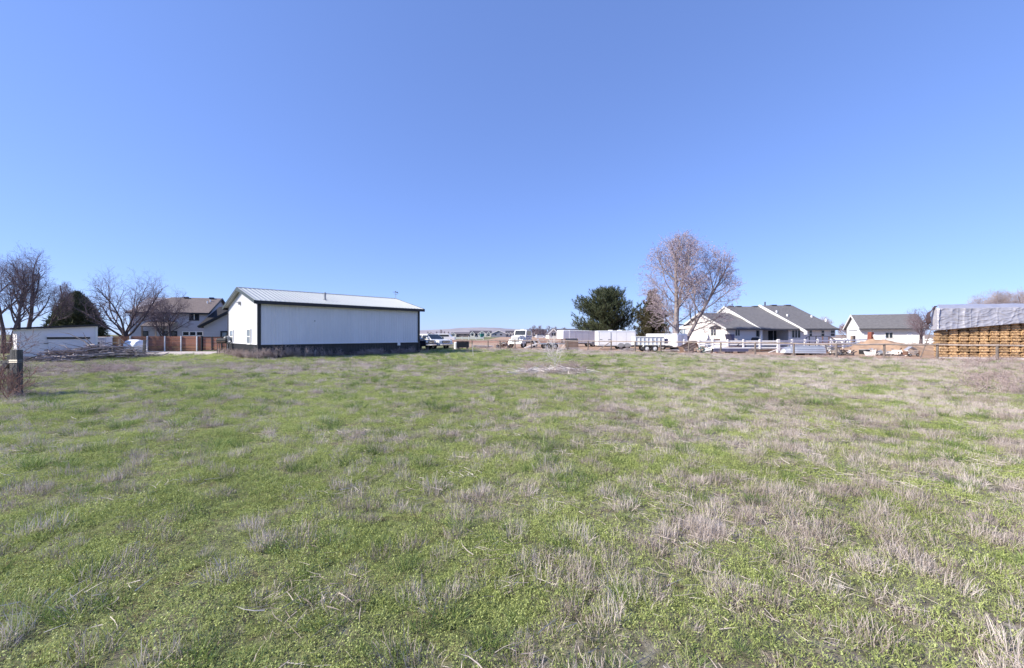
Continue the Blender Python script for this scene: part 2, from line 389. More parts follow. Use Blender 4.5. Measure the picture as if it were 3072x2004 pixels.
# ------------------------------------------------------------------ white metal shop
A = Vector((-17.7, 27.8, 0)); ang = R(45.8)
u = Vector((math.cos(ang), math.sin(ang), 0)); v = Vector((-math.sin(ang), math.cos(ang), 0))
shop = thing('metal_shop', 'long white metal shop with black wainscot and ribbed metal roof', 'shop', A, ang)
L, D, ZW, ZR, S = 12.97, 9.5, 1.02, 5.36, 0.252
ex, ey, ez = Vector((1,0,0)), Vector((0,1,0)), Vector((0,0,1))
def roofz(y): return ZR - S*abs(y - D/2)
def corr(o, a, n, length, z0, ztop, pitch=.23, dp=.02):
    b = MB(); ts = [0.0]; ds = [0.0]; t = .05
    while t + .09 < length:
        for dt, d in ((0, 0), (.02, dp), (.055, dp), (.075, 0)): ts.append(t+dt); ds.append(d)
        t += pitch
    ts.append(length); ds.append(0)
    vs_ = []
    for t, d in zip(ts, ds):
        p = Vector(o) + Vector(a)*t + Vector(n)*d
        vs_ += [(p.x, p.y, z0), (p.x, p.y, ztop(t))]
    return b.add(vs_, [(2*i, 2*i+2, 2*i+3, 2*i+1) for i in range(len(ts)-1)])
corr((0,0,0), ex, -ey, L, ZW, lambda t: roofz(0)-.16).build('side_wall', 'white_metal', shop)
corr((0,0,0), ey, -ex, D, ZW, lambda t: roofz(t)-.13).build('gable_wall', 'white_metal', shop)
corr((0,D,0), ex, ey, L, ZW, lambda t: roofz(0)-.16).build('side_wall', 'white_metal', shop)
corr((L,0,0), ey, ex, D, ZW, lambda t: roofz(t)-.13).build('gable_wall', 'white_metal', shop)
for o, a, n, ln in (((0,0,0), ex, -ey, L), ((0,0,0), ey, -ex, D), ((0,D,0), ex, ey, L), ((L,0,0), ey, ex, D)):
    corr(o, a, n, ln, 0, lambda t: ZW).build('wainscot', 'wainscot_metal', shop)
b = MB(); b.box(-.045, -.05, ZW-.03, L+.045, -.003, ZW+.035); b.box(-.05, .01, ZW-.03, -.003, D+.045, ZW+.035); b.build('belt_trim', 'white_metal', shop)
b = MB(); b.box(-.06, -.075, ZW-.12, L+.05, -.003, ZW-.034); b.build('belt_trim', 'dark_trim', shop)
for cx_, cy_, sx, sy in ((0,0,-1,-1), (L,0,1,-1), (0,D,-1,1), (L,D,1,1)):
    b = MB(); b.box(cx_ + sx*.055, cy_ + sy*.055, 0, cx_ - sx*.14, cy_ - sy*.14, roofz(0)-.1); b.build('corner_trim', 'dark_trim', shop)
ov, oe = .32, .36
roof = MB()
for s_ in (-1, 1):
    ye = -oe if s_ < 0 else D+oe
    roof.slab([(-ov, ye, roofz(ye)), (L+ov, ye, roofz(ye)), (L+ov, D/2, ZR), (-ov, D/2, ZR)], .05)
roof = roof.build('roof', 'roof_metal', shop)
sl = math.atan(S); rl = (D/2 + oe)/math.cos(sl)
rb = MB(); rb.extrude([(-.035, 0), (-.018, .03), (.018, .03), (.035, 0)], ex, ez, ey, (0,0,0), rl); rib_me = rb.mesh('rib', 'roof_metal')
k = 0; x = -ov + .05
while x < L + ov:
    link('rib', rib_me, roof, (x, -oe, roofz(-oe)+.001), (sl, 0, 0)); x += .305
for x in np.arange(-ov+.05, L+ov, .305*4): link('rib', rib_me, roof, (float(x), D+oe, roofz(-oe)+.001), (sl, 0, math.pi))
b = MB(); b.extrude([(-.16, -.035), (-.13, .02), (0, .06), (.13, .02), (.16, -.035)], ey, ez, ex, (-ov-.01, D/2, ZR), L+2*ov+.02); b.build('ridge_cap', 'roof_metal', roof)
b = MB(); zf = roofz(-oe)
b.box(-ov-.03, -oe-.05, zf-.24, L+ov+.03, -oe-.004, zf-.015); b.build('fascia', 'dark_trim', shop)
b = MB(); b.box(-ov-.03, D+oe+.004, zf-.24, L+ov+.03, D+oe+.05, zf-.015); b.build('fascia', 'dark_trim', shop)
for xx in (-ov-.045, L+ov+.004):
    for s_ in (-1, 1):
        b = MB(); ye = -oe-.05 if s_ < 0 else D+oe+.05
        b.add([(xx, ye, roofz(ye)+.03), (xx+.04, ye, roofz(ye)+.03), (xx+.04, D/2, ZR+.035), (xx, D/2, ZR+.035),
               (xx, ye, roofz(ye)-.2), (xx+.04, ye, roofz(ye)-.2), (xx+.04, D/2, ZR-.2), (xx, D/2, ZR-.2)],
              [(0,1,2,3),(4,7,6,5),(0,4,5,1),(1,5,6,2),(2,6,7,3),(3,7,4,0)])
        b.build('rake_trim', 'rake_trim', shop)
b = MB()
b.box(0, -oe, zf-.055-.03, L, -.01, zf-.05-.005); b.box(-ov, -oe, zf-.11, -.06, D+oe, zf-.1)
for px0, px1, py0, py1 in ((692.4, 700.4, 993, 1032), (744, 752.8, 989.5, 1033)):
    t0, t1 = along(A, v, px1), along(A, v, px0)
    Pm = A + v*((t0+t1)/2); z0, z1 = PZ(py1, Pm.y), PZ(py0, Pm.y)
    w = window(shop, (-.025, t0, max(z0, ZW+.05)), ey, -ex, t1-t0, z1-max(z0, ZW+.05), 'white_paint', 'pale_glass', .09, 1, 2)
b = MB(); b.tube([(5.0, 1.35, roofz(1.35)-.05), (5.0, 1.35, roofz(1.35)+.62)], .075, 10); b.tube([(5.0,1.35,roofz(1.35)+.0),(5.0,1.35,roofz(1.35)+.06)], .13, 10); b.build('vent_pipe', 'mid_grey', shop)
b = MB(); wx = along(A + v*D/2, u, 1187); wz = ZR+.05
b.tube([(wx, D/2, wz), (wx, D/2, wz+.75)], .018, 6); b.beam((wx-.22, D/2, wz+.42), (wx+.22, D/2, wz+.42), .02, .02); b.beam((wx, D/2-.22, wz+.42), (wx, D/2+.22, wz+.42), .02, .02)
b.extrude([(-.3, .6), (.1, .6), (.1, .57), (.3, .5), (.22, .68), (.05, .66), (-.05, .74), (-.1, .64), (-.3, .64)], ex, ez, ey, (wx, D/2-.01, wz), .02)
b.build('weathervane', 'mid_grey', shop)
b = MB(); tz = along(A, v, 722); b.box(-.16, tz-.08, 4.05, -.026, tz+.08, 4.3); b.box(-.3, tz-.06, 4.2, -.16, tz+.06, 4.26); b.build('wall_lamp', 'mid_grey', shop)
b = MB(); tx = along(A, u, 1195); b.box(tx-.13, -.13, .75, tx+.13, -.025, 1.0); b.build('meter_box', 'lamp_glass', shop)
b = MB(); tx = along(A, u, 944); b.tube([(tx, -.1, 0), (tx, -.1, .42), (tx, -.16, .48), (tx, -.2, .42)], .05, 8); b.build('drain_pipe', 'vinyl', shop)
b = MB(); b.tube([(tx, -.03, 2.75), (tx, -.02, 2.75)], .05, 8); b.build('patch', 'mid_grey', shop)

# ------------------------------------------------------------------ brown roofed two storey house on the left
HC = Vector((PX(622, 60), 60, 0)); ang = R(18); u = Vector((math.cos(ang), math.sin(ang), 0)); v = Vector((-math.sin(ang), math.cos(ang), 0))
house = thing('two_storey_house', 'grey two storey house with brown shingle roof behind the slat fence', 'house', HC, ang)
W0 = along(HC, u, 388); WD = 9.5; ze = 5.2; zr = PZ(895, 60 + 4.75*v.y)
b = MB(); b.extrude([(0, 0), (WD, 0), (WD, ze), (WD/2, zr-.12), (0, ze)], ey, ez, ex, (W0, 0, 0), -W0); b.build('wall', 'grey_siding', house)
oe = .45; sl = (zr-ze)/(WD/2)
b = MB(); ye = -oe; zz = ze - oe*sl
b.slab([(W0-.3, ye, zz), (.35, ye, zz), (.35, WD/2, zr), (W0+3.0, WD/2, zr)], .14)
b.slab([(.35, WD+oe, zz), (W0-.3, WD+oe, zz), (W0+3.0, WD/2, zr), (.35, WD/2, zr)], .14)
b.slab([(W0-.3, WD+oe, zz), (W0-.3, ye, zz), (W0+3.0, WD/2, zr)], .14)
roof = b.build('roof', 'brown_shingle', house)
b = MB(); b.box(W0-.3, ye-.06, zz-.24, .38, ye-.004, zz-.02); b.build('gutter', 'dark_trim', house)
for y0, z0, y1, z1 in ((ye, zz, WD/2, zr), (WD+oe, zz, WD/2, zr)): b = MB(); b.beam((.375, y0, z0-.07), (.375, y1, z1-.07), .05, .24); b.build('rake_trim', 'dark_trim', house)
for px in (553, 630): 
    b = MB(); tx = along(HC + v*WD*.4, u, px); b.box(tx-.3, WD/2-.5, zr-.16, tx+.3, WD/2-.12, zr+.09); b.build('roof_vent', 'dark_grey', roof)
for px, f in ((622, .30), (631, .36)):
    b = MB(); tx = along(HC + v*WD*f, u, px); zz_ = ze + WD*f*sl; b.tube([(tx, WD*f, zz_-.05), (tx, WD*f, zz_+.35)], .09, 8); b.build('vent_pipe', 'lamp_glass', roof)
def house_window(par, P, u_, px0, px1, py0, py1, y=0, **kw):
    Q = P
    t0, t1 = along(Q, u_, px0), along(Q, u_, px1); yy = (Q + u_*((t0+t1)/2)).y
    z0, z1 = PZ(py1, yy), PZ(py0, yy)
    return window(par, (t0, y, z0), ex, -ey, t1-t0, z1-z0, **kw)
dk = dict(frame='dark_trim', fw=.14)
house_window(house, HC, u, 571, 594, 938, 959, cols=2, **dk)
house_window(house, HC, u, 482, 504, 937, 959, cols=2, **dk)
for a_, c_ in ((549, 566), (570, 586), (591, 607)): house_window(house, HC, u, a_, c_, 996, 1006, frame='vinyl', fw=.10)
house_window(house, HC, u, 515, 528, 996, 1008, **dk); house_window(house, HC, u, 493, 508, 996, 1008, **dk)
house_window(house, HC, u, 429, 441, 996, 1010, **dk)
b = MB(); t0 = along(HC, u, 446); t1 = along(HC, u, 531)        # lean-to over the back door
b.slab([(t0, -2.2, 2.95), (t1, -2.2, 2.95), (t1, -.02, 3.7), (t0, -.02, 3.7)], .14); pr = b.build('porch_roof', 'brown_shingle', house)
for t in (t0+.15, (t0+t1)/2, t1-.15):
    b = MB(); b.box(t-.08, -2.1, 0, t+.08, -1.94, 2.9); b.build('porch_post', 'tan_wood', house)
# garage wing with its own gable, running on behind the shop
wing = thing('garage_wing', 'grey gabled garage wing with steep black roof beside the metal shop', 'garage', HC, ang)
Q = HC - v*3.0; W1 = along(Q, u, 611); W2 = W1 + 9.0; zg = PZ(974, Q.y + W1*u.y); zp = zg + 4.5*.62
b = MB(); b.extrude([(W1, 0), (W2, 0), (W2, zg), ((W1+W2)/2, zp), (W1, zg)], ex, ez, ey, (0, -3.0, 0), 6.0); b.build('wall', 'grey_siding', wing)
b = MB(); xm = (W1+W2)/2
b.slab([(W1-.5, -3.5, zg-.31), (xm, -3.5, zp), (xm, 3.0, zp), (W1-.5, 3.0, zg-.31)], .2)
b.slab([(W2+.5, -3.5, zg-.31), (xm, -3.5, zp), (xm, 3.0, zp), (W2+.5, 3.0, zg-.31)], .2)
b.build('roof', 'dark_shingle', wing)
b = MB()                                             # camera-facing plane of the roof behind the gable
t0 = along(HC + v*.2, u, 612); t1 = along(HC + v*1.8, u, 658); zb = PZ(921, HC.y + 2.5 + t1*u.y)
b.slab([(t0, -2.2, zg-.2), (t0+10, -2.2, zg-.2), (t1+9, 1.8, zb), (t1, 1.8, zb)], .16); b.build('roof', 'dark_shingle', wing)
b = MB(); b.beam((W1-.5, -3.53, zg-.36), (xm, -3.53, zp-.05), .06, .3); b.build('rake_trim', 'dark_trim', wing)
house_window(wing, Q, u, 666, 680, 997, 1012, y=-3.0, frame='dark_trim', fw=.2, pane='pale_glass')

# ------------------------------------------------------------------ white lean-to shed, left
SA = Vector((PX(50, 29.9), 29.9, 0)); SB = Vector((PX(291, 33.5), 33.5, 0)); u = (SB-SA).normalized(); SL = (SB-SA).length; ang = math.atan2(u.y, u.x)
shed = thing('lean_to_shed', 'white lean-to shed with low panel door behind the brush pile', 'shed', SA, ang)
zl, zh, dp = PZ(989, 29.9), PZ(978.5, 33.5), 1.7
b = MB(); b.extrude([(0, 0), (SL, 0), (SL, zh), (0, zl)], ex, ez, ey, (0, 0, 0), dp); b.build('wall', 'shed_white', shed)
b = MB(); sl = (zh-zl)/SL; b.slab([(-.35, -.25, zl-.35*sl+.16), (SL+.15, -.25, zh+.15*sl+.16), (SL+.15, dp+.2, zh+.15*sl+.16), (-.35, dp+.2, zl-.35*sl+.16)], .15); b.build('roof', 'dark_shingle', shed)
v = Vector((-u.y, u.x, 0))
def on_shed(px0, px1, py0, py1):
    t0, t1 = along(SA, u, px0), along(SA, u, px1); yy = (SA+u*(t0+t1)/2).y
    return t0, t1, PZ(py1, yy), PZ(py0, yy)
t0, t1, z0, z1 = on_shed(144, 263, 1019, 1064)[0:2] + (0.12, 1.33)
d_ = MB(); d_.box(t0, -.05, z0, t1, .02, z1); door = d_.build('door', 'shed_white', shed)
pm = MB(); ph = (z1-z0)/5
for i in range(5):
    pb = MB(); pb.box(t0+.01, -.075, z0+i*ph+.012, t1-.01, -.051, z0+(i+1)*ph-.012); pb.build('door_panel', 'shed_white', door)
t0, t1, _, _ = on_shed(140, 269, 0, 0)
b = MB(); b.box(t0, -.13, 1.36, t1, .01, 1.5); b.build('door_track', 'dark_trim', shed)
b = MB(); b.box(t0, -.16, 1.51, t1, .01, 1.64); b.build('door_header', 'shed_white', shed)
b = MB(); b.box(SL-.12, -.04, 0, SL+.03, -.003, zh-.02); b.build('corner_trim', 'white_paint', shed)
b = MB(); t0 = along(SA, u, 130); b.box(t0, -.06, 1.0, t0+.3, -.003, 1.05); b.build('handle', 'dark_grey', shed)

lk = thing('storage_locker', 'small white ribbed metal locker beside the right end of the shed', 'locker', (PX(308, 35.0), 35.0, 0), R(12))
b = MB(); b.box(-.48, -.35, .05, .48, .35, 1.42); b.build('body', 'shed_white', lk, bevel=.015)
b = MB(); b.box(-.52, -.4, 1.42, .52, .4, 1.5); b.build('lid', 'white_paint', lk, bevel=.02)
for i in range(6): b = MB(); b.box(-.42+i*.15, -.372, .1, -.36+i*.15, -.351, 1.38); b.build('rib', 'shed_white', lk)

# ------------------------------------------------------------------ brown slat fence and gate
YF = 41.0; fx = [PX(p, YF) for p in (284, 337, 393, 444, 496.5, 545, 592.5)]
sf = thing('slat_fence', 'reddish brown horizontal slat fence with white steel posts', 'fence', (fx[0], YF, 0))
def post_mesh(nm, w, d, h, m_): q = MB(); q.box(-w/2, -d/2, 0, w/2, d/2, h); return q.mesh(nm, m_, bevel=.008, seg=1)
pme = post_mesh('post', .11, .11, 1.55, 'steel_post')
for x in fx: link('post', pme, sf, (x-fx[0], -.08, 0))
sm = MB(); wbay = fx[2]-fx[1]; sm.box(-.5, -.012, 0, .5, .012, .135); slat_me = sm.mesh('slat', 'fence_stain', bevel=.004, seg=1)
rng = random.Random(4)
for a_, c_ in zip(fx[:-1], fx[1:]):
    for i in range(10):
        link('slat', slat_me, sf, ((a_+c_)/2-fx[0], rng.uniform(-.006, .006), .05+.149*i+rng.uniform(-.006, .006)), (0, 0, 0), (c_-a_-.02, 1, 1))
gt = thing('yard_gate', 'brown slatted double gate in dark frame next to the metal shop', 'gate', (PX(607, YF), YF, 0))
gw = (PX(692, YF)-PX(607, YF)); gp = [0, gw*.34, gw*.68, gw*1.02]
b = MB(); b.box(-.09, -.12, 0, .02, .02, 1.6); b.build('post', 'dark_trim', gt)
b = MB(); b.box(-PX(607,YF)+PX(592.5,YF)+.06, -.02, .05, -.1, .01, 1.5); b.build('infill', 'fence_stain', gt)
for a_, c_ in zip(gp[:-1], gp[1:]):
    b = MB(); b.box(a_+.03, -.06, .08, a_+.09, -.02, 1.5); b.box(c_-.05, -.06, .08, c_+.01, -.02, 1.5); b.box(a_+.09, -.06, 1.44, c_-.05, -.02, 1.5); b.box(a_+.09, -.06, .08, c_-.05, -.02, .14)
    leaf = b.build('leaf_frame', 'dark_trim', gt)
    for i in range(9): link('slat', slat_me, leaf, ((a_+c_)/2, 0, .09+.155*i), (0, 0, 0), (c_-a_-.02, 1, 1))

# ------------------------------------------------------------------ white ranch house on the right
RY = 52.0; RX = PX(2180.5, RY)
ranch = thing('ranch_house', 'white ranch house with stepped grey shingle roofs behind the vinyl fence', 'house', (RX, RY, 0))
def gable_block(x0, x1, yf, yb, zw, yr, zr_, wallm): 
    b = MB(); b.extrude([(yf, 0), (yb, 0), (yb, zw), (yr, zr_-.15), (yf, zw)], ey, ez, ex, (x0, 0, 0), x1-x0); return b
def gable_roof(x0, x1, yf, yb, ze_, yr, zr_, th=.16):
    b = MB(); b.slab([(x0, yf, ze_), (x1, yf, ze_), (x1, yr, zr_), (x0, yr, zr_)], th); b.slab([(x1, yb, ze_), (x0, yb, ze_), (x0, yr, zr_), (x1, yr, zr_)], th); return b
s1 = (0.0, PX(2283, 51.5)-RX); 
x2 = PX(2283, 51.4)-RX; x3 = PX(2424, 50.2)-RX; x4 = PX(2516, 51.4)-RX
y1r = RX/((2103-CX)/F)-RY; z1r = PZ(941, RY+y1r)
y2r = (RX+x2)/((2173-CX)/F)-RY; z2r = PZ(921.5, RY+y2r)
y3r = y2r - .4; z3r = PZ(920, RY+y3r)
zw = PZ(984, RY)
PD = 2.4                                             # porch depth
gable_block(.02, x2+.6, 0, 2*y1r, zw, y1r, z1r, 0).build('wall', 'cream_siding', ranch)
gable_block(x2+.25, x3, PD, 2*y2r, zw+PD*.36, y2r, z2r, 0).build('wall', 'cream_siding', ranch)
tw = PX(2366, RY)-RX
gable_block(tw, x4-.5, 0.02, 2*y3r, zw, y3r, z3r, 0).build('wall', 'cream_siding', ranch)
oe = .55; e1 = zw - oe*(z1r-zw)/y1r + .12; e2 = zw - oe*(z2r-zw)/y2r + .12
r1 = gable_roof(-.35, x2+.8, -oe, 2*y1r+oe, e1, y1r, z1r+.1).build('roof', 'grey_shingle', ranch)
r2 = gable_roof(x2, x3+1.0, -oe-.05, 2*y2r+oe, e2, y2r, z2r+.1).build('roof', 'grey_shingle', ranch)
r3 = gable_roof(x3-.02, x4, -oe-.1, 2*y3r+oe, e2+.02, y3r, z3r+.2).build('roof', 'grey_shingle', ranch)
b = MB(); b.box(-.35, -oe-.12, e1-.2, x2+.3, -oe-.01, e1-.03); b.box(x2+.31, -oe-.17, e2-.2, x3-.3, -oe-.06, e2-.03); b.box(x3+.1, -oe-.22, e2-.19, x4, -oe-.11, e2-.02); b.build('gutter', 'dark_grey', ranch)
for xx, yf, zf_, yr, zr_, w in ((-.38, -oe, e1, y1r, z1r+.1, .22), (x2-.03, -oe-.05, e2, y2r, z2r+.1, .22), (x3-.07, -oe-1.0, e2-.32, y3r, z3r+.2, .34)):
    for ye in (yf, 2*yr-yf): b = MB(); b.beam((xx, ye, zf_-.08), (xx, yr, zr_-.06), .05, w); b.build('rake_trim', 'white_paint', ranch)
b = MB(); b.box(x3-.14, -oe-1.2, e2-.75, x3+.0, -oe-.75, e2-.3); b.build('rake_end', 'white_paint', ranch)
# upper gable walls showing between the stepped roofs
b = MB(); b.extrude([(-.2, e2-.1), (2*y2r, e2-.1), (y2r, z2r-.15)], ey, ez, ex, (x2+.12, 0, 0), .1); b.build('gable_wall', 'white_paint', ranch)
b = MB(); b.extrude([(-.2, e2-.1), (2*y3r, e2-.1), (y3r, z3r-.1)], ey, ez, ex, (x3+.1, 0, 0), .1); b.build('gable_wall', 'white_paint', ranch)
b = MB(); b.box(x2+.05, -oe+.1, 0, x2+.2, -oe+.25, e2-.2); b.build('porch_post', 'white_paint', ranch)
P_ = Vector((RX, RY, 0)); Pp = Vector((RX, RY+PD, 0))
# front windows
house_window(ranch, P_, ex, 2206, 2219, 990, 1007, cols=2, fw=.08)
house_window(ranch, P_, ex, 2268, 2278, 991, 1010, fw=.08, y=0)
wd = dict(fw=.09, cols=2)
house_window(ranch, Pp, ex, 2304, 2336, 992, 1030, y=PD, name='sliding_door', **wd)
house_window(ranch, Pp, ex, 2341, 2350, 992, 1008, y=PD, fw=.08); house_window(ranch, Pp, ex, 2356, 2363, 991, 1010, y=PD, fw=.08)
house_window(ranch, P_, ex, 2376, 2401, 991, 1013, y=.02, fw=.1, cols=3)
for a_, c_ in ((2428, 2436), (2464, 2473), (2492, 2504)): house_window(ranch, P_, ex, a_, c_, 991, 1008, y=.02, fw=.09, rows=2)
# gable wall: bay windows with hoods, vent
def gy(px): return RX/((px-CX)/F)-RY
for px0, px1, hooded in ((2137, 2165, True), (2045, 2072, False)):
    ya, yb_ = gy(px1), gy(px0); ym = (ya+yb_)/2; hw = (yb_-ya)/2*.8; yc = RY+ym
    z0, z1 = PZ(1016, yc), PZ(986, yc)
    b = MB(); b.extrude([(-hw, 0), (-hw*.72, -.45), (hw*.72, -.45), (hw, 0)], ey, ex, ez, (0, ym, z0), z1-z0); bay = b.build('bay_window', 'white_paint', ranch)
    b = MB(); b.extrude([(-hw-.15, .0), (-hw*.8, -.65), (hw*.8, -.65), (hw+.15, 0)], ey, ex, ez, (-.003, ym, z1), .12)
    b.add([(-.65, ym-hw*.8, z1+.12), (-.65, ym+hw*.8, z1+.12), (0, ym+hw+.15, z1+.12), (0, ym-hw-.15, z1+.12), (-.02, ym+hw*.6, z1+.5), (-.02, ym-hw*.6, z1+.5)],
          [(0,1,4,5), (1,2,4), (3,0,5), (2,3,5,4)])
    b.build('hood', 'dark_shingle' if hooded else 'cream_siding', bay)
    for s_ in (-1, 1):
        b = MB(); b.box(-.475, ym + s_*hw*.36 - hw*.27, z0+.45, -.452, ym + s_*hw*.36 + hw*.27, z1-.15); b.build('pane', 'glass' if hooded else 'pale_glass', bay)
yv = gy(2098); b = MB(); b.box(-.05, yv-.3, PZ(1003, RY+yv), .01, yv+.3, PZ(992, RY+yv)); b.build('gable_vent', 'white_metal', ranch)
for px, f in ((2318, .62), (2333, .55)):
    b = MB(); tx = PX(px, RY+y3r*f)-RX; zz_ = e2 + (z3r-e2)*f; 
for px, py, yy in ((2330, 932, 57.0), (2362, 943, 55.6), (2435, 950, 55.2), (2478, 962, 54.0)):
    f = (yy-RY+oe)/(y3r+oe); zz_ = e2 + (z3r+.2-e2)*f; tx = PX(px, yy)-RX
    b = MB(); b.tube([(tx, yy-RY, zz_-.1), (tx, yy-RY, zz_+.3)], .12, 8); b.build('vent_pipe', 'lamp_glass', r3)
b = MB(); tx = PX(2299, RY+y3r)-RX; b.tube([(tx, y3r+.3, z3r), (tx, y3r+.3, z3r+.75)], .1, 8); b.build('vent_pipe', 'dark_grey', r3)
for px in (2192, 2215, 2265, 2320, 2362):
    b = MB(); yy = y2r if px < 2290 else y3r; zz_ = z2r+.1 if px < 2290 else z3r+.2; tx = PX(px, RY+yy)-RX; b.box(tx-.35, yy-.3, zz_-.1, tx+.35, yy+.3, zz_+.08); b.build('ridge_vent', 'dark_grey', r2 if px < 2290 else r3)

# things on the porch
t = thing('hot_tub', 'dark blue hot tub with its lid folded up under the porch window', 'hot tub', (PX(2207, 50.2), 50.2, 0))
b = MB(); b.box(-.75, -.7, 0, .75, .7, .95); b.build('cabinet', 'tub_blue', t, bevel=.05)
b = MB(); b.obox((-.8, .0, .95), (1,0,0), (0,1,0), (-.25,0,.97), (0, -.7, 0), (.12, .7, .85)); b.obox((-.7,.6,.95), ex, ey, ez, (0,0,0), (.9,.1,.8)); b.build('lid', 'tub_blue', t)
t = thing('patio_box', 'grey patio storage chest beside the porch post', 'chest', (PX(2256, 50.0), 50.0, 0))
b = MB(); b.box(-.9, -.35, 0, .9, .35, .75); b.build('body', 'mid_grey', t, bevel=.03); b = MB(); b.box(-.93, -.38, .75, .93, .38, .86); b.build('lid', 'tub_blue', t, bevel=.03)
t = thing('barbecue', 'black barbecue on the porch between chest and hot tub', 'barbecue', (PX(2266, 50.9), 50.9, 0))
b = MB(); b.tube([(-.35, 0, 1.05), (.35, 0, 1.05)], [.3, .3], 12); b.build('lid', 'black_plastic', t, smooth=False)
b = MB(); b.box(-.35, -.25, .15, .35, .25, .95); b.build('cabinet', 'black_plastic', t)
for s_ in (-1, 1): b = MB(); b.box(s_*.36, -.22, .86, s_*.62, .22, .9); b.build('side_shelf', 'mid_grey', t)

# ------------------------------------------------------------------ white garage far right
ga = R(-25); GC = Vector((PX(2581, 60), 60, 0)); u = Vector((math.cos(ga), math.sin(ga), 0)); v = Vector((-math.sin(ga), math.cos(ga), 0))
gar = thing('white_garage', 'white garage with grey shingle roof behind the dirt mound', 'garage', GC, ga)
gl, gd = 7.2, 6.0; zw = PZ(980, 60); zr = PZ(946, 62.7)
b = MB(); b.extrude([(0, 0), (gd, 0), (gd, zw), (gd/2, zr-.12), (0, zw)], ey, ez, ex, (0, 0, 0), gl); b.build('wall', 'white_paint', gar)
oe = .65; sl = (zr-zw)/(gd/2); ze = zw - oe*sl + .12
gr = gable_roof(-.3, gl+.3, -oe, gd+oe, ze, gd/2, zr+.08).build('roof', 'grey_shingle', gar)
b = MB(); b.box(-.3, -oe-.1, ze-.18, gl+.3, -oe-.01, ze-.02); b.build('gutter', 'dark_grey', gar)
for ye in (-oe, gd+oe): b = MB(); b.beam((-.33, ye, ze-.08), (-.33, gd/2, zr), .05, .24); b.build('rake_trim', 'white_paint', gar)
house_window(gar, GC, u, 2657, 2678, 998, 1014, frame='white_paint', cols=2, fw=.1)
house_window(gar, GC, u, 2724, 2735, 1000, 1026, frame='white_paint', fw=.1, pane='tarp_white', name='door')
b = MB(); b.box(-.07, 1.4, 0, -.004, 4.6, 2.3); dr = b.build('garage_door', 'white_metal', gar)
for i in range(4): b = MB(); b.box(-.09, 1.45, .04+i*.57, -.071, 4.55, .04+i*.57+.54); b.build('door_panel', 'white_paint', dr)
b = MB(); b.box(-.14, 1.3, 2.33, -.004, 4.7, 2.42); b.build('door_header', 'mid_grey', gar)

# ------------------------------------------------------------------ fences on the right
rf = thing('rail_fence', 'weathered wooden post and rail fence along the far edge of the field', 'fence', FP[0])
o0 = FP[0]; rng = random.Random(8)
pq = MB(); pq.tube([(0, 0, -.05), (.005, 0, .5), (0, .005, 1.06)], [.075, .07, .068], 8); fpm = pq.mesh('post', 'old_wood')
for i, p in enumerate(FP):
    link('post', fpm, rf, p-o0, (rng.uniform(-.03, .03), rng.uniform(-.03, .03), rng.uniform(0, 6)), (1, 1, rng.uniform(.96, 1.06)))
for a_, c_ in zip(FP[:-1], FP[1:]):
    q = MB(); mid = (a_+c_)/2 + Vector((0, 0, rng.uniform(-.035, .01)))
    q.tube([a_-o0+Vector((0, -.07, 1.03)), mid-o0+Vector((0, -.07, 1.02)), c_-o0+Vector((0, -.07, 1.03))], [.05, .055, .05], 7); q.build('rail', 'rail_wood', rf)
q = MB()
for z in (.3, .62):
    for a_, c_ in zip(FP[:-1], FP[1:]): q.tube([a_-o0+Vector((0, -.07, z)), c_-o0+Vector((0, -.07, z))], .006, 3)
q.build('wire', 'wire', rf)
q = MB(); q.tube([G(1790, HZ+49.5)-o0, FP[9]-o0+Vector((0, 0, 1.0))], .05, 7); q.build('brace', 'rail_wood', rf)
t = tag(MB().tube([(0, 0, 0), (-.06, .02, .5), (-.1, .02, .95)], .022, 5).build('leaning_stake', 'bleached_wood', loc=G(1420, 1068)), 'thin pale stake leaning in the grass right of the shop shadow', 'stake')

def vinyl(name, label, pts, ptops, rails=(1.02, .68, .34), pw=.14):
    t = thing(name, label, 'fence', pts[0]); o = pts[0]
    q = MB(); q.box(-pw/2, -pw/2, 0, pw/2, pw/2, 1.15); q.add([(-.09,-.09,1.15),(.09,-.09,1.15),(.09,.09,1.15),(-.09,.09,1.15),(0,0,1.24)], [(0,1,4),(1,2,4),(2,3,4),(3,0,4),(0,3,2,1)])
    pm_ = q.mesh('post', 'vinyl')
    for p in pts: link('post', pm_, t, p-o)
    for a_, c_ in zip(pts[:-1], pts[1:]):
        for z in rails:
            q = MB(); d = (c_-a_).normalized(); q.beam(a_-o+d*.071+Vector((0,0,z)), c_-o-d*.071+Vector((0,0,z)), .05, .15); q.build('rail', 'vinyl', t)
    return t
VY = 41.5; vp = [Vector((PX(p, VY), VY, 0)) for p in (2052, 2098, 2139, 2183, 2230, 2279, 2333)]
vinyl('vinyl_fence', 'white three rail vinyl fence in front of the ranch house gable', vp, None)
vp2 = [vp[-1] + Vector((.16, .02, 0))] + [G(p, HZ+d) for p, d in ((2376, 47.6), (2415, 46.3), (2453, 45.2), (2493, 44.1), (2531, 43), (2567, 40.5), (2600, 37.5))]
vinyl('vinyl_fence', 'white vinyl fence running back from the corner post towards the garage', vp2, None)
vp3 = [G(p, HZ+d) for p, d in ((2752, 36), (2768, 36.5), (2792, 37), (2816, 37.5))]
vinyl('vinyl_fence', 'short white vinyl fence left of the hay stack under the bare tree', vp3, None)

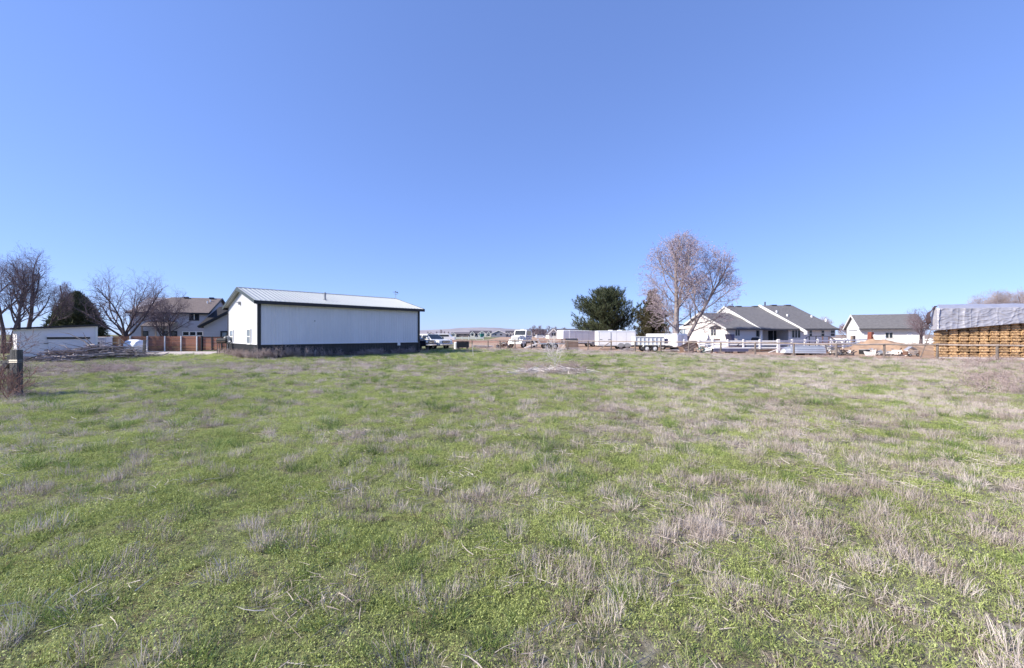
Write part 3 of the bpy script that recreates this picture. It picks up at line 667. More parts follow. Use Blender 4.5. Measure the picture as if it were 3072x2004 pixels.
# ------------------------------------------------------------------ near fence post, left
def wood_post(name, label, px, py_base, w, h, m_='tie_wood', d=None, rotz=.2, tilt=(0, 0)):
    q = MB(); q.box(-w/2, -(d or w)/2, -.1, w/2, (d or w)/2, h)
    p = G(px, py_base); o = q.build(name, m_, bevel=.012, loc=p, rot=(tilt[0], tilt[1], rotz)); o.location.z = gz(p.x, p.y)
    return o
cp = thing('corner_post', 'grey timber corner post with brace and rails at the left edge', 'fence post', G(49, 1190))
q = MB(); q.box(-.105, -.07, -.1, .105, .07, 1.29); q.build('post', 'tie_wood', cp, bevel=.02)
q = MB(); q.box(-.40, .10, -.1, -.29, .22, 1.14); q.build('post', 'tie_wood', cp, bevel=.02)
q = MB(); q.beam((-.14, .05, .94), (-2.6, .25, .92), .1, .09); q.build('rail', 'tie_wood', cp)
q = MB(); q.beam((-.25, .0, .9), (-1.0, -.2, -.02), .08, .1); q.build('brace', 'old_wood', cp)
q = MB()
for z in (.95, 1.0): q.tube([(-.0, 0, z), (-.11, -.076, z), (.11, -.076, z), (.11, .076, z)], .008, 4)
q.build('wire', 'wire', cp)
sp = thing('stub_fence', 'short post and rail stub in front of the white shed', 'fence', G(90.5, 1070))
q = MB(); q.tube([(0, 0, -.05), (0, 0, 1.2)], .09, 8); q.build('post', 'old_wood', sp)
q = MB(); q.beam((0, 0, .82), (-1.6, -.3, .83), .06, .09); q.build('rail', 'dark_grey', sp); q = MB(); q.beam((0, 0, 1.1), (-1.6, -.3, 1.11), .04, .05); q.build('rail', 'bleached_wood', sp)
tag(wood_post('wooden_post', '', 294, 1063, .14, 1.05, 'tie_wood'), 'dark wooden post at the right corner of the white shed', 'post')
tag(wood_post('wooden_post', '', 431, 1065, .16, 1.25, 'tie_wood', tilt=(0, .06)), 'dark leaning post right of the white wrapped tank', 'post')
tag(wood_post('wooden_post', '', 358, 1060, .13, 1.3, 'tan_wood'), 'tan post standing behind the brush pile before the slat fence', 'post')

# white wrapped tank
t = thing('wrapped_tank', 'white tarp wrapped round tank lying beside the brush pile', 'tank', (PX(404, 34.5), 34.5, 0), R(-8))
q = MB(); pr = [(-.72, .25), (-.66, .42), (-.5, .52), (-.2, .55), (.2, .54), (.5, .52), (.64, .5)]
k = 16
for i, (x, r) in enumerate(pr):
    for j in range(k):
        a_ = 2*math.pi*j/k; rr = r*(1 + .06*math.sin(3*a_+i) + .04*math.sin(7*a_+2*i)); q.v.append((x, rr*math.cos(a_), .72 + rr*math.sin(a_)))
q.f = [(i*k+j, i*k+(j+1) % k, (i+1)*k+(j+1) % k, (i+1)*k+j) for i in range(len(pr)-1) for j in range(k)] + [tuple(range(k))[::-1], tuple((len(pr)-1)*k+j for j in range(k))]
q.m = [0]*len(q.f); q.build('shell', 'tarp_white', t, smooth=True)
for x in (-.4, .4): q = MB(); q.box(x-.06, -.4, 0, x+.06, .4, .3); q.build('saddle', 'concrete', t)
t = thing('feeder_frame', 'small white tube frame beside the leaning post near the slat fence', 'frame', (PX(437, 36), 36, 0))
for x in (-.12, .12): q = MB(); q.tube([(x, 0, 0), (x, 0, .75)], .02, 6); q.build('leg', 'vinyl', t)
for z in (.35, .55, .74): q = MB(); q.tube([(-.12, 0, z), (.12, 0, z)], .018, 6); q.build('rung', 'vinyl', t)

# satellite dish and smoker at the shop corner
p = G(681.5, 1065)
t = thing('satellite_dish', 'grey satellite dish on white pole at the shop gable corner', 'satellite dish', p)
q = MB(); q.tube([(0, 0, -.05), (0, 0, 1.45)], .045, 8); q.build('pole', 'vinyl', t)
q = MB(); k = 16; q.v = [(0, 0, 0)]
for r_ in (.5, 1.0):
    for j in range(k): a_ = 2*math.pi*j/k; q.v.append((.30*r_*math.cos(a_), .07*r_*r_, .36*r_*math.sin(a_)))
q.f = [(0, 1+(j+1) % k, 1+j) for j in range(k)] + [(1+j, 1+(j+1) % k, 1+k+(j+1) % k, 1+k+j) for j in range(k)]; q.m = [0]*len(q.f)
dsh = q.build('dish', 'mid_grey', t, smooth=True, loc=(.12, -.12, 1.28), rot=(R(-12), 0, R(50)))
sol = dsh.modifiers.new('thickness', 'SOLIDIFY'); sol.thickness = .02
q = MB(); q.tube([(.02, 0, 1.1), (.3, -.2, 1.02), (.45, -.36, 1.12)], .018, 6); q.box(.40, -.42, 1.1, .5, -.32, 1.2); q.build('feed_arm', 'vinyl', t)
q = MB(); q.box(-.1, -.1, 1.2, .1, .08, 1.42); q.build('bracket', 'vinyl', t)
p = G(666, 1065.5)
t = thing('barrel_smoker', 'black barrel smoker on tall legs left of the shop gable', 'smoker', p, R(8))
q = MB(); q.tube([(-.36, 0, 1.2), (-.33, 0, 1.2), (.33, 0, 1.2), (.36, 0, 1.2)], [.17, .22, .22, .17], 14); q.build('barrel', 'black_plastic', t)
for x in (-.28, .28):
    for y in (-.18, .18): q = MB(); q.beam((x, y, 0), (x, y*.6, 1.1), .035, .035); q.build('leg', 'dark_grey', t)
q = MB(); q.tube([(.3, 0, 1.38), (.3, 0, 1.7)], .035, 8); q.build('chimney', 'black_plastic', t)
q = MB(); q.box(-.35, -.42, 1.1, .35, -.2, 1.13); q.build('shelf', 'tan_wood', t)

# ------------------------------------------------------------------ trees
def tubes_mesh(name, segs, m_, n, extra=None):
    b = MB()
    for pts, rad in segs: b.tube(pts, rad, n, cap=False)
    if extra:
        for vs_, fs_ in extra: b.add(vs_, fs_)
    return b.mesh(name, m_, smooth=(n > 3))
def grow(rng, p, d, length, r, lv, P, out, env):
    ns = P['segs'][lv]; pts = [p.copy()]; rad = [r]; q = p.copy(); d = d.normalized()
    for i in range(ns):
        w = P['wob'][lv]
        d = (d + Vector((rng.gauss(0, w), rng.gauss(0, w), rng.gauss(0, w))) + Vector((0, 0, P['up'][lv]))).normalized()
        q = q + d*(length/ns); 
        pts.append(q.copy()); rad.append(max(P['rmin'], r*(1 - (1-P['tap'])*(i+1)/ns)))
    out[lv].append((pts, rad))
    if lv + 1 >= len(P['n']) + 1 or lv >= P['max']: return
    nch = P['n'][lv]; az = rng.uniform(0, 6.28)
    for k in range(nch):
        t = P['t0'][lv] + (1-P['t0'][lv])*((k+rng.random())/nch)
        f = t*ns; i = min(ns-1, int(f)); f -= i
        c = pts[i].lerp(pts[i+1], f); dd = (pts[i+1]-pts[i]).normalized(); cr = rad[i]*(1-f)+rad[i+1]*f
        az += 2.4 + rng.uniform(-.5, .5); an = P['ang'][lv]*rng.uniform(.7, 1.25)*(1 + P.get('fan', 0)*(.5 - t) if lv == 0 else 1)
        s_ = dd.cross(Vector((.31, .17, .9))); s_ = s_.normalized() if s_.length > 1e-3 else Vector((1,0,0))
        s_ = Matrix.Rotation(az, 3, dd) @ s_
        nd = (dd*math.cos(an) + s_*math.sin(an)).normalized()
        ln = P['len'][lv]*rng.uniform(.65, 1.15)*(1 - P['sh'][lv]*t)
        if env:
            ec, er = env; jit = rng.uniform(.72, 1.12)
            for _ in range(7):
                e = c + nd*ln - ec
                if (e.x/er[0])**2 + (e.y/er[1])**2 + (e.z/er[2])**2 <= jit: break
                ln *= .78
            if ln < P['len'][lv]*.22: continue
        grow(rng, c, nd, ln, min(cr*.75, P['rad'][lv]*rng.uniform(.8, 1.1)), lv+1, P, out, env)
BASE = dict(segs=[6, 6, 4, 3, 2, 2], wob=[.06, .10, .14, .18, .22, .25], up=[.05, .06, .05, .03, .0, 0], tap=.3, rmin=.004,
            n=[7, 6, 5, 4, 2], t0=[.35, .2, .15, .15, .1], ang=[.7, .7, .75, .75, .8], len=[5, 2.6, 1.4, .8, .45], rad=[.09, .045, .021, .011, .007], sh=[.4, .5, .4, .3, .3], max=5)
def bare_tree(name, label, loc, seed, height, trunk_r, stems, env, P=None, bark='bark_grey', twig='twig_purple', group=None, buds=None, cat='tree', meshes=None):
    t = thing(name, label, cat, loc, 0, group)
    if meshes is None:
        rng = random.Random(seed); Q = dict(BASE); Q.update(P or {}); out = [[] for _ in range(7)]
        e = (Vector(env[0]), env[1]) if env else None
        for (off, d, ln, rr) in stems: grow(rng, Vector(off), Vector(d), ln, rr, 0, Q, out, e)
        tm = tubes_mesh('trunk', out[0] + out[1], bark, 7)
        ex_ = None
        tw = out[4] + out[5] + out[6]
        b = MB()
        for pts, rad in out[2]: b.tube(pts, rad, 4, cap=False)
        for pts, rad in out[3] + tw: b.tube(pts, rad, 3, cap=False)
        cm = b.mesh('crown', twig)
        bm_ = None
        if buds:
            b = MB()
            for pts, rad in tw:
                for _ in range(buds[1]):
                    p = pts[-1].lerp(pts[0], rng.random()*.8) + Vector((rng.gauss(0, .03), rng.gauss(0, .03), rng.gauss(0, .03))); s_ = buds[2]*rng.uniform(.6, 1.3)
                    a_ = Vector((rng.gauss(0, 1), rng.gauss(0, 1), rng.gauss(0, 1))).normalized()*s_; c_ = a_.orthogonal().normalized()*s_*.55
                    b.add([p-a_, p+c_, p+a_, p-c_], [(0, 1, 2, 3)])
            bm_ = b.mesh('buds', buds[0])
        meshes = (tm, cm, bm_)
    link('trunk', meshes[0], t)
    c_ = link('crown', meshes[1], t)
    if meshes[2]: link('buds', meshes[2], c_)['kind'] = 'stuff'
    return t, meshes
vase = dict(t0=[.55, .15, .15, .15, .1], ang=[.62, .55, .6, .65, .7], up=[.05, .10, .06, .04, .02, 0])
up = Vector((0, 0, 1))
bare_tree('bare_tree', 'tall bare tree at the left frame edge above the reddish shrub', (PX(8, 36), 36, 0), 1, 8, .2,
          [((0, 0, 0), (-.10, 0, 1), 6.2, .18), ((.3, .1, 0), (.18, .1, 1), 6.6, .15)], ((0, 0, 4.9), (2.9, 2.9, 4.6)), dict(vase, len=[4.2, 2.4, 1.3, .8, .45], t0=[.3, .15, .15, .15, .1]))
bare_tree('bare_tree', 'tallest bare tree behind the left end of the white shed', (PX(70, 38), 38, 0), 2, 9, .22,
          [((0, 0, 0), (.10, 0, 1), 7.4, .21), ((-.3, 0, .3), (-.25, .1, 1), 6, .15)], ((.1, 0, 5.7), (2.5, 2.5, 5.2)), dict(vase, len=[4.2, 2.4, 1.3, .8, .45], t0=[.35, .15, .15, .15, .1]))
bare_tree('bare_tree', 'slim leaning bare tree rising behind the middle of the shed roof', (PX(108, 40), 40, 0), 3, 7, .12,
          [((0, 0, 0), (.36, 0, 1), 5.6, .13)], ((1.7, 0, 5.0), (1.5, 1.5, 3.2)), dict(vase, n=[6, 6, 5, 4, 3], len=[2.8, 1.6, 1.0, .7, .4], t0=[.5, .2, .15, .15, .1]))
bare_tree('bare_tree', 'narrow bare poplar rising above the round dark juniper', (PX(219, 55), 55, 0), 5, 10, .16,
          [((0, 0, 0), (.0, 0, 1), 8.6, .19)], ((0, 0, 6.5), (1.45, 1.45, 4.6)), dict(n=[16, 6, 4, 3, 2], ang=[.45, .5, .6, .7, .7], len=[2.6, 1.3, .8, .5, .4], t0=[.3, .15, .15, .15, .1], rmin=.006))
bare_tree('bare_tree', 'broad bare tree with many limbs standing behind the wrapped tank and fence', (PX(378, 44), 44, 0), 11, 10, .27,
          [((0, 0, 0), (-.03, 0, 1), 2.0, .30)], ((-.3, 0, 5.5), (4.6, 4.0, 5.5)),
          dict(n=[8, 8, 6, 4, 2], t0=[.5, .18, .12, .1, .1], ang=[.62, .55, .62, .7, .7], len=[8.6, 3.5, 1.8, .9, .5], sh=[.05, .45, .4, .3, .3], rad=[.13, .055, .026, .012, .008], up=[.05, .075, .05, .03, 0, 0]))
bare_tree('bare_tree', 'smaller bare tree in front of the grey two storey house', (PX(492, 46), 46, 0), 14, 7, .18,
          [((0, 0, 0), (-.06, 0, 1), 2.3, .18), ((.5, .2, 0), (.06, 0, 1), 4.6, .13)], ((.2, 0, 4.1), (2.9, 2.6, 3.6)),
          dict(n=[8, 6, 5, 4, 2], t0=[.5, .15, .12, .1, .1], ang=[.85, .6, .65, .7, .7], len=[4.0, 2.0, 1.2, .7, .4], sh=[.1, .45, .4, .3, .3]))
bare_tree('cottonwood_tree', 'tallest tree with bare budding pink branches beside the ranch house', (PX(2030, 45), 45, 0), 21, 13, .36,
          [((0, 0, 0), (.0, 0, 1), 11.2, .33), ((.55, -.1, 0), (.42, -.05, 1), 10.0, .24), ((.1, .2, 1.6), (.17, .22, 1), 9.0, .15)], ((.9, 0, 6.6), (6.6, 4.8, 6.8)),
          dict(n=[14, 7, 5, 4, 2], t0=[.12, .2, .15, .15, .1], fan=1.0, ang=[.86, .62, .65, .7, .7], len=[7.4, 2.9, 1.45, .8, .42], sh=[.5, .45, .4, .3, .3], rad=[.075, .034, .016, .009, .006], up=[.035, .075, .05, .03, 0, 0], wob=[.035, .09, .14, .18, .22, .25], segs=[8, 7, 4, 3, 2, 2]),
          bark='bark_pale', twig='twig_pink', buds=('bud_red', 3, .05))
bare_tree('bare_tree', 'round bare tree in front of the white garage left of the hay', (PX(2762, 50), 50, 0), 31, 6, .2,
          [((0, 0, 0), (.02, 0, 1), 3.4, .2)], ((0, 0, 3.2), (2.15, 2.15, 2.5)), dict(n=[10, 6, 5, 4, 2], t0=[.3, .15, .12, .1, .1], ang=[.9, .65, .7, .75, .7], len=[2.8, 1.5, .9, .55, .35], rad=[.07, .036, .018, .010, .007]))
for i, (px, yy, h, rx) in enumerate(((2972, 47, 7.0, 1.9), (3046, 46, 7.2, 2.1), (3110, 46, 6.9, 2.0))):
    bare_tree('bare_tree', ['spreading bare tree above the left half of the hay stack', 'bare tree with pale limbs above the right end of the hay stack', 'bare tree at the right frame edge behind the hay stack'][i],
          (PX(px, yy), yy, 0), 41+i, h, .2, [((0, 0, 0), (.03, 0, 1), 4.2, .2)], ((0, 0, h-1.9), (rx*1.25, rx*1.25, 2.2)),
          dict(n=[10, 8, 6, 5, 2], rad=[.08, .05, .026, .014, .010], t0=[.6, .2, .12, .1, .1], ang=[.75, .6, .7, .75, .7], len=[4.4, 1.9, 1.0, .6, .35]), bark='bark_pale', twig='twig_pink')
bare_tree('bare_tree', 'hazy bare tree rising behind the right end of the ranch roof', (PX(2470, 92), 92, 0), 51, 6.6, .25,
          [((0, 0, 0), (0, 0, 1), 3.5, .25)], ((0, 0, 4.2), (2.5, 2.5, 2.5)), dict(n=[8, 6, 4, 3, 2], rmin=.012, rad=[.09, .05, .03, .016, .012], len=[3, 1.7, 1, .6, .4]), twig='twig_pink')
_, far_tw = bare_tree('red_twig_tree', 'small reddish bare tree between ranch house and white garage', (PX(2543, 90), 90, 0), 52, 5, .2,
          [((0, 0, 0), (0, 0, 1), 2.4, .18)], ((0, 0, 2.9), (1.9, 1.9, 2.3)), dict(n=[8, 6, 4, 3, 2], rmin=.012, rad=[.08, .05, .03, .016, .012], len=[2.6, 1.5, .9, .6, .4]), twig='twig_red')
# far tree line
far_meshes = []
for i in range(3):
    rngf = random.Random(60+i)
    t_, ms_ = bare_tree('distant_tree', 'tiny bare tree in the far tree line beyond the trailers', (PX(1600+i*22, 235), 235, 0), 60+i, 7, .25,
          [((0, 0, 0), (rngf.uniform(-.05, .05), 0, 1), 6.0, .22)], ((0, 0, 4.2), (2.3, 2.3, 3.7 - .4*i)), dict(n=[11, 6, 4, 3, 0], max=3, rmin=.022, rad=[.10, .06, .035, .025, .02], ang=[.5, .55, .6, .7, .7], len=[3.2, 1.8, 1.1, .7, .4], t0=[.2, .15, .15, .15, .1]), group='far tree line')
    far_meshes.append(ms_)
rng = random.Random(77)
for px in (1588, 1594, 1607, 1613, 1630, 1636, 1651, 1657, 1664, 1688, 1697, 1707, 1716, 1724, 1284, 1290, 1322, 1334, 1345, 1310, 1750):
    far = px < 1400; Yt = rng.uniform(225, 260) if not far else rng.uniform(300, 340)
    t_, _ = bare_tree('distant_tree', 'tiny bare tree in the far tree line beyond the trailers' if not far else 'tiny bare tree far behind the white pickup', (PX(px, Yt), Yt, 0), 0, 0, 0, None, None, group='far tree line' if not far else 'far trees behind the pickup', meshes=rng.choice(far_meshes))
    s_ = rng.uniform(.7, 1.05)*(.85 if not far else .75); t_.scale = (s_, s_, s_*rng.uniform(.9, 1.1)); t_.rotation_euler.z = rng.uniform(0, 6)

# conifers
def conifer(name, label, loc, seed, h, rx, needle, shape, tuft_len, n_br, droop=0.0, bark='bark_grey', wid=.03, per=14):
    rng = random.Random(seed); t = thing(name, label, 'tree', loc)
    tr = MB(); tr.tube([(0, 0, 0), (.05, 0, h*.5), (0, 0, h*.97)], [h*.028, h*.018, .02], 7); 
    nd = MB(); br = MB()
    for i in range(n_br):
        zf = .06 + .93*(i+rng.random())/n_br; z0 = h*zf; az = rng.uniform(0, 2*math.pi); rl = rx*shape(zf)*rng.uniform(.62, 1.1)*(1 + .30*noise.noise(Vector((math.cos(az)*1.3, math.sin(az)*1.3, z0*.55 + seed)))); d = Vector((math.cos(az), math.sin(az), .25 - droop + .35*zf)).normalized()
        p0 = Vector((0, 0, z0*.93)); end = p0 + d*rl
        br.tube([p0, p0.lerp(end, .5), end], [.045*(1-zf)+.015, .025, .01], 4, cap=False)
        nt_ = max(3, int(rl*5))
        for k in range(nt_):
            f = .22 + .78*(k+rng.random())/nt_
            c_ = p0 + d*rl*f + Vector((rng.gauss(0, .16), rng.gauss(0, .16), rng.gauss(0, .12)))*(.6+rl*.25)
            ax = (d*.55 + Vector((rng.gauss(0, .35), rng.gauss(0, .35), .75+rng.gauss(0, .25)))).normalized()
            for q_ in range(per):
                o = c_ + ax*rng.uniform(-.5, .5)*tuft_len
                dd = (ax*.9 + Vector((rng.gauss(0, .55), rng.gauss(0, .55), rng.gauss(0, .45)))).normalized()*tuft_len*rng.uniform(.5, 1.0)
                s_ = dd.cross(Vector((rng.gauss(0, 1), rng.gauss(0, 1), rng.gauss(0, 1)))).normalized()*wid
                nd.v += [tuple(o - s_), tuple(o + s_), tuple(o + dd)]; n0 = len(nd.v); nd.f.append((n0-3, n0-2, n0-1)); nd.m.append(0)
    tr.build('trunk', bark, t, smooth=True); cr = nd.build('crown', needle, t); br.build('limbs', bark, cr)
    return t
conifer('pine_tree', 'dark green bushy pine behind the white enclosed trailers', (PX(1815, 58), 58, 0), 3, 8.8, 5.5, 'pine_needle',
        lambda f: (.95 if f < .35 else 1.0)*max(.12, 1 - max(0, f-.3)**1.5*1.55), .56, 190, -.16, wid=.030, per=15)
conifer('brown_conifer', 'browning conifer half hidden behind the bare cottonwood', (PX(1958, 54), 54, 0), 5, 8.1, 2.75, 'brown_needle',
        lambda f: max(.2, 1 - f**2.6)*.92, .36, 330, .10, wid=.036, per=18)
def dome(name, label, loc, seed, rx, h, leaf, n):
    rng = random.Random(seed); t = thing(name, label, 'tree', loc); nd = MB()
    tr = MB(); tr.tube([(0, 0, 0), (.05, 0, h*.7)], [.25, .1], 7); tr.build('trunk', 'bark_grey', t)
    for i in range(n):
        a_ = rng.uniform(0, 2*math.pi); s_ = rng.random(); z = h*(s_**.8); r_ = rx*max(0, 1-(z/h)**1.9)**.75*rng.uniform(.5, 1.1)
        c_ = Vector((r_*math.cos(a_), r_*math.sin(a_), z*.98)); out_ = (c_ - Vector((0, 0, h*.3))).normalized()
        lump = 1 + .10*nz(c_.x*1.4 + seed, c_.y*1.4 + c_.z, 1.0)
        for k in range(9):
            o = c_*lump + Vector((rng.gauss(0, .12), rng.gauss(0, .12), rng.gauss(0, .1)))
            dd = (out_ + Vector((rng.gauss(0, .6), rng.gauss(0, .6), rng.gauss(.3, .5)))).normalized()*rng.uniform(.14, .5)
            sd2 = dd.cross(Vector((rng.gauss(0, 1), rng.gauss(0, 1), rng.gauss(0, 1)))).normalized()*.045
            nd.v += [tuple(o-sd2), tuple(o+sd2), tuple(o+dd)]; n0 = len(nd.v); nd.f.append((n0-3, n0-2, n0-1)); nd.m.append(0)
    nd.build('crown', leaf, t); return t
dome('juniper_tree', 'round dark juniper behind the right end of the white shed', (PX(228, 44), 44, 0), 9, 2.35, 6.2, 'juniper_leaf', 4200)
# dry shrub at the left edge
SHR = dict(n=[6, 4, 3, 0, 0], max=3, t0=[.2, .15, .1, .1, .1], ang=[.5, .6, .7, .7, .7], len=[.9, .5, .3, .2, .1], rad=[.012, .008, .006, .005, .004], rmin=.004, segs=[5, 4, 3, 2, 2, 2], up=[.03, .02, 0, 0, 0, 0], wob=[.12, .16, .2, .2, .2, .2])
rs = random.Random(5)
def shrub(name, label, loc, seed, n, h, spread, group=None, twig='twig_red'):
    r_ = random.Random(seed)
    return bare_tree(name, label, loc, seed, h, .02, [((r_.gauss(0, .12*spread), r_.gauss(0, .12*spread), 0), (r_.gauss(0, .22), r_.gauss(0, .22), 1), h*r_.uniform(.6, 1), .012) for _ in range(n)], None, SHR, twig, twig, group, cat='shrub')
shrub('dry_shrub', 'reddish dry thicket behind the corner post at the left edge', (PX(-110, 13.0), 13.0, 0), 3, 9, 1.8, 5)
shrub('dry_shrub', 'low reddish bramble around the foot of the corner post', (PX(5, 10.4), 10.4, 0), 4, 4, .3, 2)
shrub('dry_weed', 'tall thin dry weed standing before the bleached branches', (PX(1668, 18.6), 18.6, 0), 6, 2, 1.25, .5, twig='bleached_wood')

# ------------------------------------------------------------------ brush piles
def brush(name, label, c0, c1, w, h, n, seed, m_, lmin, lmax, rmax, n_tw):
    rng = random.Random(seed); mid = (c0+c1)/2; t = thing(name, label, 'brush pile', mid)
    ax = (c1-c0); L_ = ax.length; ax.normalize(); sdv = Vector((-ax.y, ax.x, 0))
    def stick(b, r0, ln, n_):
        s_ = rng.uniform(-.5, .5); prof = max(.15, 1 - (abs(s_)*2)**2.2)
        z = rng.uniform(.03, h*prof); y = rng.gauss(0, w*.3)*(1.2-z/h*.6)
        c_ = ax*(s_*L_) + sdv*y + Vector((0, 0, z)); yaw = rng.gauss(0, .6) + (math.pi if rng.random() < .5 else 0); pit = rng.gauss(.02, .075)
        d = (ax*math.cos(yaw) + sdv*math.sin(yaw))*math.cos(pit) + Vector((0, 0, math.sin(pit)))
        p = c_ - d*ln/2; pts = [p]; 
        for i in range(4):
            d = (d + Vector((rng.gauss(0, .12), rng.gauss(0, .12), rng.gauss(0, .1)))).normalized(); p = p + d*ln/4; p.z = max(.015, p.z); pts.append(p.copy())
        b.tube(pts, [r0, r0*.9, r0*.75, r0*.55, r0*.3], n_, cap=n_ > 3)
    for i in range(n):
        b = MB(); stick(b, rng.uniform(.4, 1)*rmax, rng.uniform(lmin, lmax), 5); b.build('branch', m_, t)
    b = MB()
    for i in range(n_tw): stick(b, rng.uniform(.005, .012), rng.uniform(lmin*.5, lmax*.7), 3)
    b.build('twigs', m_, t)['kind'] = 'stuff'
    return t
bp_ = brush('brush_pile', 'long heap of cut grey branches in front of the white shed', G(122, 1087), G(432, 1070), 2.6, .85, 230, 3, 'brush_wood', 1.2, 3.2, .055, 160)
b = MB(); b.tube([(-.6, .2, .7), (-1.3, .3, 1.25), (-2.2, .2, 1.75), (-2.8, .1, 1.9)], [.05, .04, .025, .01], 6); b.build('branch', 'brush_wood', bp_)
b = MB(); b.tube([(-1.6, -.2, .5), (-2.1, -.2, .95), (-2.5, -.2, 1.0)], [.04, .03, .012], 6); b.build('branch', 'brush_wood', bp_)
brush('bleached_brush', 'bleached dead branches lying in the middle of the field', G(1538, 1120), G(1762, 1114), 1.1, .16, 40, 8, 'bleached_wood', .6, 1.7, .018, 220)

# ------------------------------------------------------------------ hay stack with tarp
HYF = 28.5; hx0 = PX(2816, HYF); bw, bh, bd = .565, .385, .5
bale_me = []
for k in range(6):
    rb_ = random.Random(100+k); bm = bmesh.new(); bmesh.ops.create_cube(bm, size=1); bmesh.ops.subdivide_edges(bm, edges=bm.edges, cuts=5, use_grid_fill=True)
    for vv in bm.verts:
        p = vv.co; lobe = .10*abs(math.sin((p.z+.5)*math.pi*2)) ; n_ = noise.noise(Vector((p.x*4, p.y*4, p.z*6)) + Vector((k*7.7, 0, 0)))
        edge = 1 - .18*(abs(2*p.x)**6)*(abs(2*p.z)**6)
        s_ = (1 + .05*n_)*edge
        q_ = Vector((p.x*bw*s_*.87, p.y*bd*(1+lobe*2.0+.14*n_), p.z*bh*(1+.07*n_)*edge*.99)); vv.co = q_
    me = bpy.data.meshes.new('hay_bale'); bm.to_mesh(me); bm.free(); me.materials.append(M['hay'])
    me.polygons.foreach_set('use_smooth', [False]*len(me.polygons)); bale_me.append(me)
HPIV = Vector((hx0, HYF, 0)); HANG = R(-15); HM = Matrix.Rotation(HANG, 3, 'Z')
def hayturn(o):                                      # the stack stands at a slant to the fence
    o.location = HPIV + HM @ (Vector(o.location) - HPIV); o.rotation_euler.z += HANG; return o
ORD = ['first', 'second', 'third', 'fourth', 'fifth', 'sixth', 'seventh', 'eighth', 'ninth', 'tenth', 'eleventh']
rng = random.Random(12)
for row in range(9):
    for colm in range(11):
        x = hx0 + bw*(colm+.5) + (0.0 if colm < 9 else .22)
        o = link('hay_bale', rng.choice(bale_me), None, (x, HYF+bd/2+rng.uniform(-.05, .05), .06+bh*(row+.5)), (rng.gauss(0, .02), rng.gauss(0, .02), rng.gauss(0, .05)))
        hayturn(o)
        tag(o, 'hay bale %s up in the %s column from the left end of the stack' % (ORD[row], ORD[colm]), 'hay bale', 'hay bales in the tarped stack')
hayturn(tag(MB().box(hx0-.3, HYF-.45, 0, hx0+9, HYF-.33, .12).build('edging_plank', 'concrete'), 'white plank lying along the foot of the hay stack', 'plank'))
tp = MB(); nx_, ny_ = 210, 66; x0t, x1t = hx0-.08, hx0+bw*11.6
hem = lambda fx_: 2.02 + .46*fx_/.66 if fx_ < .66 else 2.48 - .1*(fx_-.66)
for j in range(ny_+1):
    for i in range(nx_+1):
        fx_ = i/nx_; x = x0t + (x1t-x0t)*fx_; zt = 3.56
        if j <= 50:
            f = j/50; z = hem(fx_) + (zt-hem(fx_))*f
            wr = fbm(x*.9, z*.9, .8, 4)*.05 + .028*(1-abs(nz(x*.9 + z*.6, z*2.2 - x*.8, 1.5, 8)))**5 + .022*(1-abs(nz(x*.7 - z*1.3, z*1.5 + x*.9, 2.2, 15)))**5 + .03*(1-abs(nz(x*2.0, z*.5, 1.4, 23)))**6 + .05*math.exp(-((x-x0t-1.45)/.16)**2) + .06*math.exp(-((x-x0t-5.0)/.2)**2)
            y = HYF - .20 - wr - .10*(1-f)
        else:
            f = (j-50)/(ny_-50); y = HYF - .20 + f*2.75; z = zt + .42*math.sin(f*math.pi/2) + .05*fbm(x, y, 1.0, 2); x += f*1.6
        if i == 0 and j <= 50: x -= .16
        tp.v.append((x, y, z))
tp.f = [(j*(nx_+1)+i, j*(nx_+1)+i+1, (j+1)*(nx_+1)+i+1, (j+1)*(nx_+1)+i) for j in range(ny_) for i in range(nx_)]; tp.m = [0]*len(tp.f)
n0 = len(tp.v)
for j in range(21):
    for i in range(13):
        f, g = j/20, i/12; zz = 2.02 + (3.56 + .42*math.sin(min(1, g*.42)*math.pi/2) - 2.02)*f
        tp.v.append((x0t - .05 - .06*(1-f) + max(0, g-.55)*.85 - .05*abs(fbm(g*3, f*2.5, 1.3, 6)), HYF - .34 + g*1.3, zz))
tp.f += [(n0+j*13+i, n0+j*13+i+1, n0+(j+1)*13+i+1, n0+(j+1)*13+i) for j in range(20) for i in range(12)]; tp.m = [0]*len(tp.f)
tarp = tag(tp.build('tarp', 'tarp_silver', smooth=True), 'wrinkled silver tarp draped over the top of the hay stack', 'tarp')
hayturn(tarp); tarp.modifiers.new('thickness', 'SOLIDIFY').thickness = .012
# second row of bales behind, holding up the tarp ridge
for row in range(9):
    for colm in range(2):
        o = link('hay_bale', bale_me[(row+colm) % 6], None, (hx0+2.05+bw*4*colm, HYF+.55+.55, .06+bh*(row+.5)), (0, 0, 0), (4, 1, 1.04))
        hayturn(o); tag(o, 'hay bale in the rear row of the tarped stack', 'hay bale', 'rear row of hay bales')
fl = MB()
for j in range(12):
    f = j/11
    for i in range(5):
        g = i/4; fl.v.append((hx0 - .02 - .42*math.sin(f*2.2) - .10*g, HYF + .2*g + .1*f, 3.75 - 1.25*f - .12*g*math.sin(f*9) + .2*math.sin(f*3.1)*(1-g)))
fl.f = [(j*5+i, j*5+i+1, (j+1)*5+i+1, (j+1)*5+i) for j in range(11) for i in range(4)]; fl.m = [0]*len(fl.f)
q = fl.build('tarp_flap', 'tarp_dark', smooth=True); q.modifiers.new('thickness', 'SOLIDIFY').thickness = .03
hayturn(q); tag(q, 'dark loose tarp end blown up at the left top of the hay stack', 'tarp')
